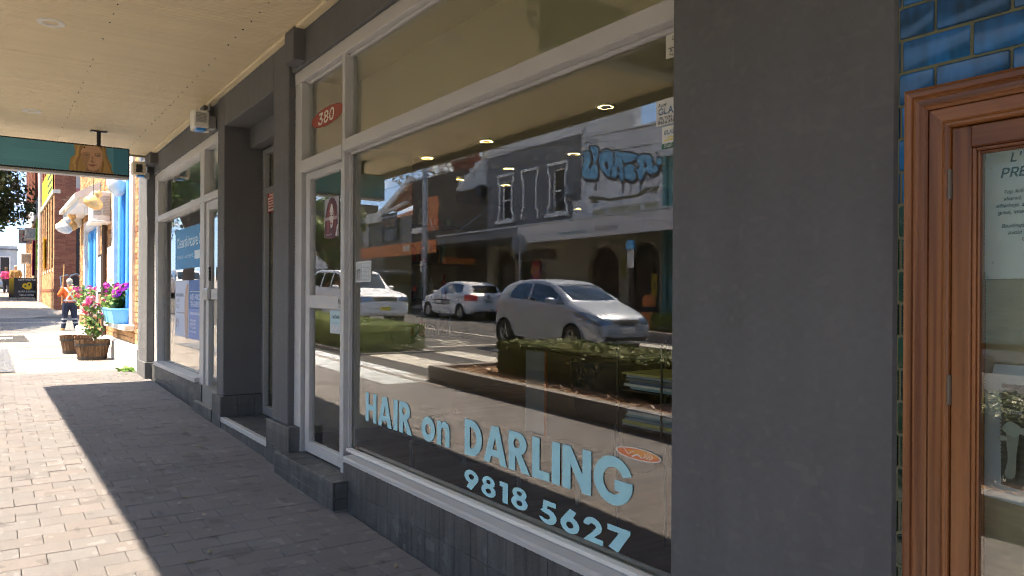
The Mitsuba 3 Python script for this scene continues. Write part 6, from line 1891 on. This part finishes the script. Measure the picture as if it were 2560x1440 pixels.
def make_car(name, label, P, paint, xc, yn, facing, off=-0.12, group=None):
    """facing -1: nose towards -y (yn is the nose), +1: nose towards +y."""
    k_ = thing(name, label, P.get("cat", "car"), group)
    t = T().translate([xc, yn, gz(yn, off)]).rotate([1, 0, 0], math.degrees(math.atan(SLOPE)))
    if facing > 0:
        t = t.rotate([0, 0, 1], 180)
    pt = car_body(P)
    mats = {"body": paint, "windscreen": "car_glass", "side_window": "car_glass", "rear_window": "car_glass", "headlight": "lamp_clear", "tail_light": "lamp_red", "grille": "car_trim", "bumper_trim": "car_trim", "lower_body": P.get("lower", paint), "indicator": "orange"}
    for nm, m in pt.items():
        if nm in ("side_window", "headlight", "tail_light"):
            for sgn in (1, -1):
                keep = m.triangles_center[:, 0] * sgn > 0
                if keep.any():
                    obj(nm, m.submesh([np.nonzero(keep)[0]], append=True), mats[nm], parent=k_, smooth=40, to_world=t)
        else:
            obj(nm, m, mats[nm], parent=k_, smooth=32, to_world=t)
    ty, rim, disc = wheel_meshes(P["wr"], spokes=P.get("spokes", 5))
    tp, rp, dp = mikit.ply(ty, "rubber", smooth=40), mikit.ply(rim, P.get("rim", "alloy"), smooth=30), mikit.ply(disc, "car_trim")
    tr = float(interp(P["w"], P["L"] / 2)) - .10
    for sw in P["wheels"]:
        for sg in (1, -1):
            tw_ = t.translate([sg * tr, sw, P["wr"]])
            if sg < 0:
                tw_ = tw_.rotate([0, 0, 1], 180)
            w_ = obj("wheel", tp, None, parent=k_, to_world=tw_)
            obj("rim", rp, None, parent=w_, to_world=tw_)
            obj("disc", dp, None, parent=w_, to_world=tw_)
            a = np.linspace(0.06, math.pi - .06, 18)
            R_ = P["wr"] + .05
            lip = [(sg * (tr + .098), sw + R_ * math.cos(q), P["wr"] + R_ * math.sin(q)) for q in a]
            obj("arch_lip", tube(lip, .014, 6), P.get("lower", paint), parent=k_, to_world=t)
            wl = lathe([(R_, -.30), (R_, .09)], 28, axis=0)
            wl.apply_translation([0, 0, 0])
            obj("arch_liner", wl, "car_trim", parent=k_, to_world=t.translate([sg * tr, sw, P["wr"]]) if sg > 0 else t.translate([sg * tr, sw, P["wr"]]).rotate([0, 0, 1], 180))
    # inside
    L, hb = P["L"], P["belt_h"]
    obj("floor_pan", box(-tr + .16, tr - .16, .75, L - .25, .32, .40), "car_trim", parent=k_, to_world=t)
    obj("dashboard", box(-tr + .02, tr - .02, P["dash"] - .30, P["dash"] + .08, .55, hb - .03, .06), "car_trim", parent=k_, to_world=t)
    for sx in (-.36, .36):
        for sy in P["seats"]:
            obj("seat", cat(box(sx - .23, sx + .23, sy, sy + .16, .45, hb + .16, .06), box(sx - .24, sx + .24, sy - .42, sy + .06, .42, .58, .05), box(sx - .12, sx + .12, sy + .06, sy + .16, hb + .18, hb + .36, .05)), "dark", parent=k_, to_world=t)
    for sg in (1, -1):
        mr = organic(hull_chain({"a": ((sg * (tr + .13), P["mirror"], hb + .07), .065), "b": ((sg * (tr + .24), P["mirror"] + .02, hb + .08), .06)}, [("a", "b")]), .03, 2)
        obj("mirror", mikit.ply(mr, paint, smooth=True), None, parent=k_, to_world=t)
    if P.get("plate_front"):
        s_, z_, c = P["plate_front"]
        obj("number_plate", box(-.19, .19, s_ - .012, s_, z_ - .055, z_ + .055, .002), c, parent=k_, to_world=t)
    if P.get("plate_rear"):
        s_, z_, c = P["plate_rear"]
        obj("number_plate", box(-.19, .19, s_, s_ + .012, z_ - .055, z_ + .055, .002), c, parent=k_, to_world=t)
    for nm, m, mt in P.get("extra", ()):
        obj(nm, m, mt, parent=k_, to_world=t, smooth=35)
    return k_, t


pbr("plate_yellow", (0.62, 0.52, 0.03), 0.5)
SIDEROWS = lambda r: (r >= 28) & (r <= 63)
SILVER = dict(L=3.9, wr=.295, wheels=(.80, 3.30), belt_h=1.0, dash=1.15, seats=(2.05, 3.0), mirror=1.42, spokes=5,
              top=[(0, .52), (.015, .60), (.06, .70), (.15, .775), (.35, .87), (.70, .985), (.95, 1.06), (1.30, 1.255), (1.70, 1.43), (2.0, 1.50), (2.5, 1.53), (3.0, 1.51), (3.45, 1.43), (3.66, 1.35), (3.80, 1.06), (3.87, .82), (3.9, .62)],
              belt=[(0, .50), (.06, .62), (.3, .74), (.7, .86), (.95, .92), (1.5, .965), (2.4, 1.01), (3.2, 1.07), (3.7, 1.04), (3.85, .78), (3.9, .6)],
              bot=[(0, .36), (.04, .27), (.15, .21), (.6, .19), (3.3, .21), (3.75, .27), (3.9, .38)],
              w=[(0, .52), (.02, .60), (.08, .69), (.2, .765), (.45, .82), (.8, .845), (2.0, .848), (3.0, .845), (3.5, .82), (3.8, .74), (3.9, .64)],
              rw=[(0, .40), (.1, .52), (.4, .60), (.9, .66), (1.1, .655), (1.7, .60), (2.5, .59), (3.3, .57), (3.7, .55), (3.9, .5)],
              plate_front=(-.002, .50, "shell_white"), masks=[
    ("windscreen", lambda x, s, z, r: (r >= 65) & (s > 1.0 + .06 * (x / .6) ** 2) & (s < 1.70) & (x < .605)),
    ("rear_window", lambda x, s, z, r: (r >= 61) & (s > 3.70) & (s < 3.815) & (x < .5) & (z > 1.04)),
    ("side_window", lambda x, s, z, r: SIDEROWS(r) & ~((s > 2.36) & (s < 2.45)) & ~((s > 3.16) & (s < 3.21)) & ~((s > 1.40) & (s < 1.44)) & in_poly([(1.10, 1.0), (1.42, 1.20), (1.80, 1.375), (2.2, 1.435), (2.8, 1.435), (3.2, 1.37), (3.48, 1.23), (3.50, 1.14), (3.2, 1.105), (2.4, 1.045), (1.5, 1.0)], s, z)),
    ("headlight", lambda x, s, z, r: (x > .40) & in_poly([(.02, .62), (.10, .60), (.35, .66), (.78, .80), (.80, .86), (.55, .87), (.25, .80), (.06, .72)], s, z) & (r >= 24)),
    ("tail_light", lambda x, s, z, r: (x > .5) & (s > 3.66) & (z > .72) & (z < 1.15)),
    ("grille", lambda x, s, z, r: (s < .16) & (x < .44) & (z > .585 + .10 * (x / .44) ** 2) & (z < .715)),
    ("bumper_trim", lambda x, s, z, r: (s < .12) & (x < .58) & (z > .27) & (z < .40))])
make_car("silver_hatchback", "silver hatchback driving past, mirrored large in the main window", SILVER, "car_silver", -8.76, 11.42, -1, 0.0)
extra_w = [("door_banner", box(-.888, -.872, 1.45, 2.65, .56, .78, .004), "black"), ("door_banner", box(.872, .888, 1.45, 2.65, .56, .78, .004), "black"),
           ("banner_text", box(-.892, -.889, 1.55, 2.05, .61, .73), "shell_white"), ("banner_text", box(-.892, -.889, 2.15, 2.55, .61, .73), "galv"), ("banner_text", box(.889, .892, 1.55, 2.05, .61, .73), "shell_white"),
           ("badge", cyl((0, 4.2, .93), (0, 4.225, .93), .07, n=18), "steel")]
WHITEH = dict(L=4.22, wr=.31, wheels=(.86, 3.46), belt_h=.98, dash=1.35, seats=(2.2, 3.1), mirror=1.6, spokes=9,
              top=[(0, .55), (.02, .64), (.1, .74), (.4, .87), (.9, .97), (1.15, 1.02), (1.6, 1.27), (2.0, 1.43), (2.4, 1.50), (2.9, 1.50), (3.5, 1.44), (3.80, 1.37), (4.02, 1.05), (4.14, .96), (4.2, .70), (4.22, .58)],
              belt=[(0, .5), (.1, .64), (.5, .80), (1.1, .90), (2.0, .95), (3.0, 1.0), (3.8, 1.02), (4.05, .95), (4.2, .66), (4.22, .56)],
              bot=[(0, .36), (.1, .24), (.6, .20), (3.5, .22), (4.0, .27), (4.22, .40)],
              w=[(0, .55), (.05, .68), (.2, .79), (.6, .87), (2.0, .88), (3.3, .88), (3.8, .86), (4.1, .78), (4.22, .68)],
              rw=[(0, .42), (.4, .62), (1.1, .68), (1.9, .62), (2.8, .60), (3.7, .57), (4.05, .64), (4.22, .58)],
              plate_rear=(4.205, .74, "galv"), extra=extra_w, masks=[
    ("windscreen", lambda x, s, z, r: (r >= 65) & (s > 1.2) & (s < 1.95) & (x < .62)),
    ("rear_window", lambda x, s, z, r: (r >= 60) & (s > 3.80) & (s < 4.01) & (x < .56) & (z > 1.07)),
    ("side_window", lambda x, s, z, r: SIDEROWS(r) & ~((s > 2.45) & (s < 2.52)) & in_poly([(1.35, 1.0), (1.9, 1.30), (2.4, 1.415), (2.9, 1.42), (3.35, 1.37), (3.50, 1.10), (3.3, 1.05), (2.2, .99)], s, z)),
    ("headlight", lambda x, s, z, r: (x > .45) & (s < .6) & (z > .66) & (z < .80)),
    ("tail_light", lambda x, s, z, r: (x > .50) & (s > 3.76) & (z > .76) & (z < 1.0)),
    ("bumper_trim", lambda x, s, z, r: (s > 4.0) & (x < .6) & (z < .33))])
make_car("white_hatchback", "white hatchback with black door banners parked on the far side", WHITEH, "car_white", -14.0, 28.95, 1, -0.10)
FOUR = dict(L=4.72, wr=.38, wheels=(.88, 3.67), belt_h=1.20, dash=1.55, seats=(2.4, 3.4), mirror=1.75, spokes=6, cat="four wheel drive",
            top=[(0, .70), (.02, .90), (.08, 1.02), (.2, 1.08), (.7, 1.15), (1.2, 1.20), (1.4, 1.24), (1.75, 1.52), (2.05, 1.74), (2.4, 1.83), (3.2, 1.86), (4.3, 1.84), (4.52, 1.78), (4.64, 1.3), (4.70, .9), (4.72, .7)],
            belt=[(0, .68), (.08, .95), (.3, 1.02), (1.2, 1.10), (2.2, 1.16), (4.3, 1.20), (4.6, 1.1), (4.72, .68)],
            bot=[(0, .46), (.06, .38), (.3, .34), (4.4, .36), (4.72, .48)],
            w=[(0, .74), (.03, .82), (.12, .88), (.4, .93), (2, .94), (4.2, .94), (4.6, .88), (4.72, .80)],
            rw=[(0, .62), (.2, .72), (1.3, .78), (2.0, .70), (3, .68), (4.4, .66), (4.72, .7)], lower="alloy",
            plate_front=(-.004, .60, "plate_yellow"), masks=[
    ("windscreen", lambda x, s, z, r: (r >= 65) & (s > 1.42) & (s < 2.06) & (x < .70)),
    ("rear_window", lambda x, s, z, r: (r >= 61) & (s > 4.5) & (x < .6) & (z > 1.25)),
    ("side_window", lambda x, s, z, r: SIDEROWS(r) & ~((s > 2.55) & (s < 2.65)) & ~((s > 3.45) & (s < 3.55)) & in_poly([(1.55, 1.22), (2.15, 1.70), (2.5, 1.75), (4.2, 1.76), (4.4, 1.70), (4.45, 1.28), (3, 1.24)], s, z)),
    ("headlight", lambda x, s, z, r: (x > .48) & (s < .42) & (z > .80) & (z < 1.0)),
    ("grille", lambda x, s, z, r: (s < .14) & (x < .42) & (z > .80) & (z < .985)),
    ("bumper_trim", lambda x, s, z, r: (s < .12) & (x < .52) & (z > .53) & (z < .67))],
            extra=[("grille_bar", cat(*[box(a - .012, a + .012, -.012, .06, .81, .975, .004) for a in (-.34, -.20, -.07, .07, .20, .34)]), "steel")])
make_car("white_four_wheel_drive", "white four wheel drive waiting behind the hedge near the crossing", FOUR, "car_white", -8.62, 22.7, -1, -0.12)
VAN = dict(L=4.9, wr=.33, wheels=(.9, 3.9), belt_h=1.15, dash=1.1, seats=(1.6,), mirror=1.2, cat="van",
           top=[(0, .6), (.05, .85), (.3, 1.05), (.8, 1.25), (1.5, 1.80), (2, 1.93), (4.6, 1.95), (4.80, 1.90), (4.88, 1.2), (4.9, .7)],
           belt=[(0, .58), (.1, .8), (.8, 1.05), (4.6, 1.15), (4.88, 1.0), (4.9, .66)], bot=[(0, .4), (.2, .26), (4.6, .28), (4.9, .4)],
           w=[(0, .7), (.1, .85), (.4, .93), (4.5, .94), (4.9, .86)], rw=[(0, .6), (.8, .78), (1.6, .76), (4.6, .76), (4.9, .78)],
           plate_rear=(4.905, .80, "plate_yellow"), masks=[
    ("windscreen", lambda x, s, z, r: (r >= 65) & (s > .85) & (s < 1.5) & (x < .72)),
    ("rear_window", lambda x, s, z, r: (r >= 60) & (s > 4.7) & (x < .66) & (z > 1.2) & (z < 1.8)),
    ("tail_light", lambda x, s, z, r: (x > .68) & (s > 4.72) & (z > .95) & (z < 1.25))])
make_car("dark_van", "dark van with red tail lights ahead of the white hatchback", VAN, "car_black", -13.6, 36.6, 1, -0.12)
UTE = {**FOUR, "cat": "car"}
make_car("white_car", "white vehicle far up the street seen in the clinic window", UTE, "car_white", -8.9, 52, -1, -0.12)
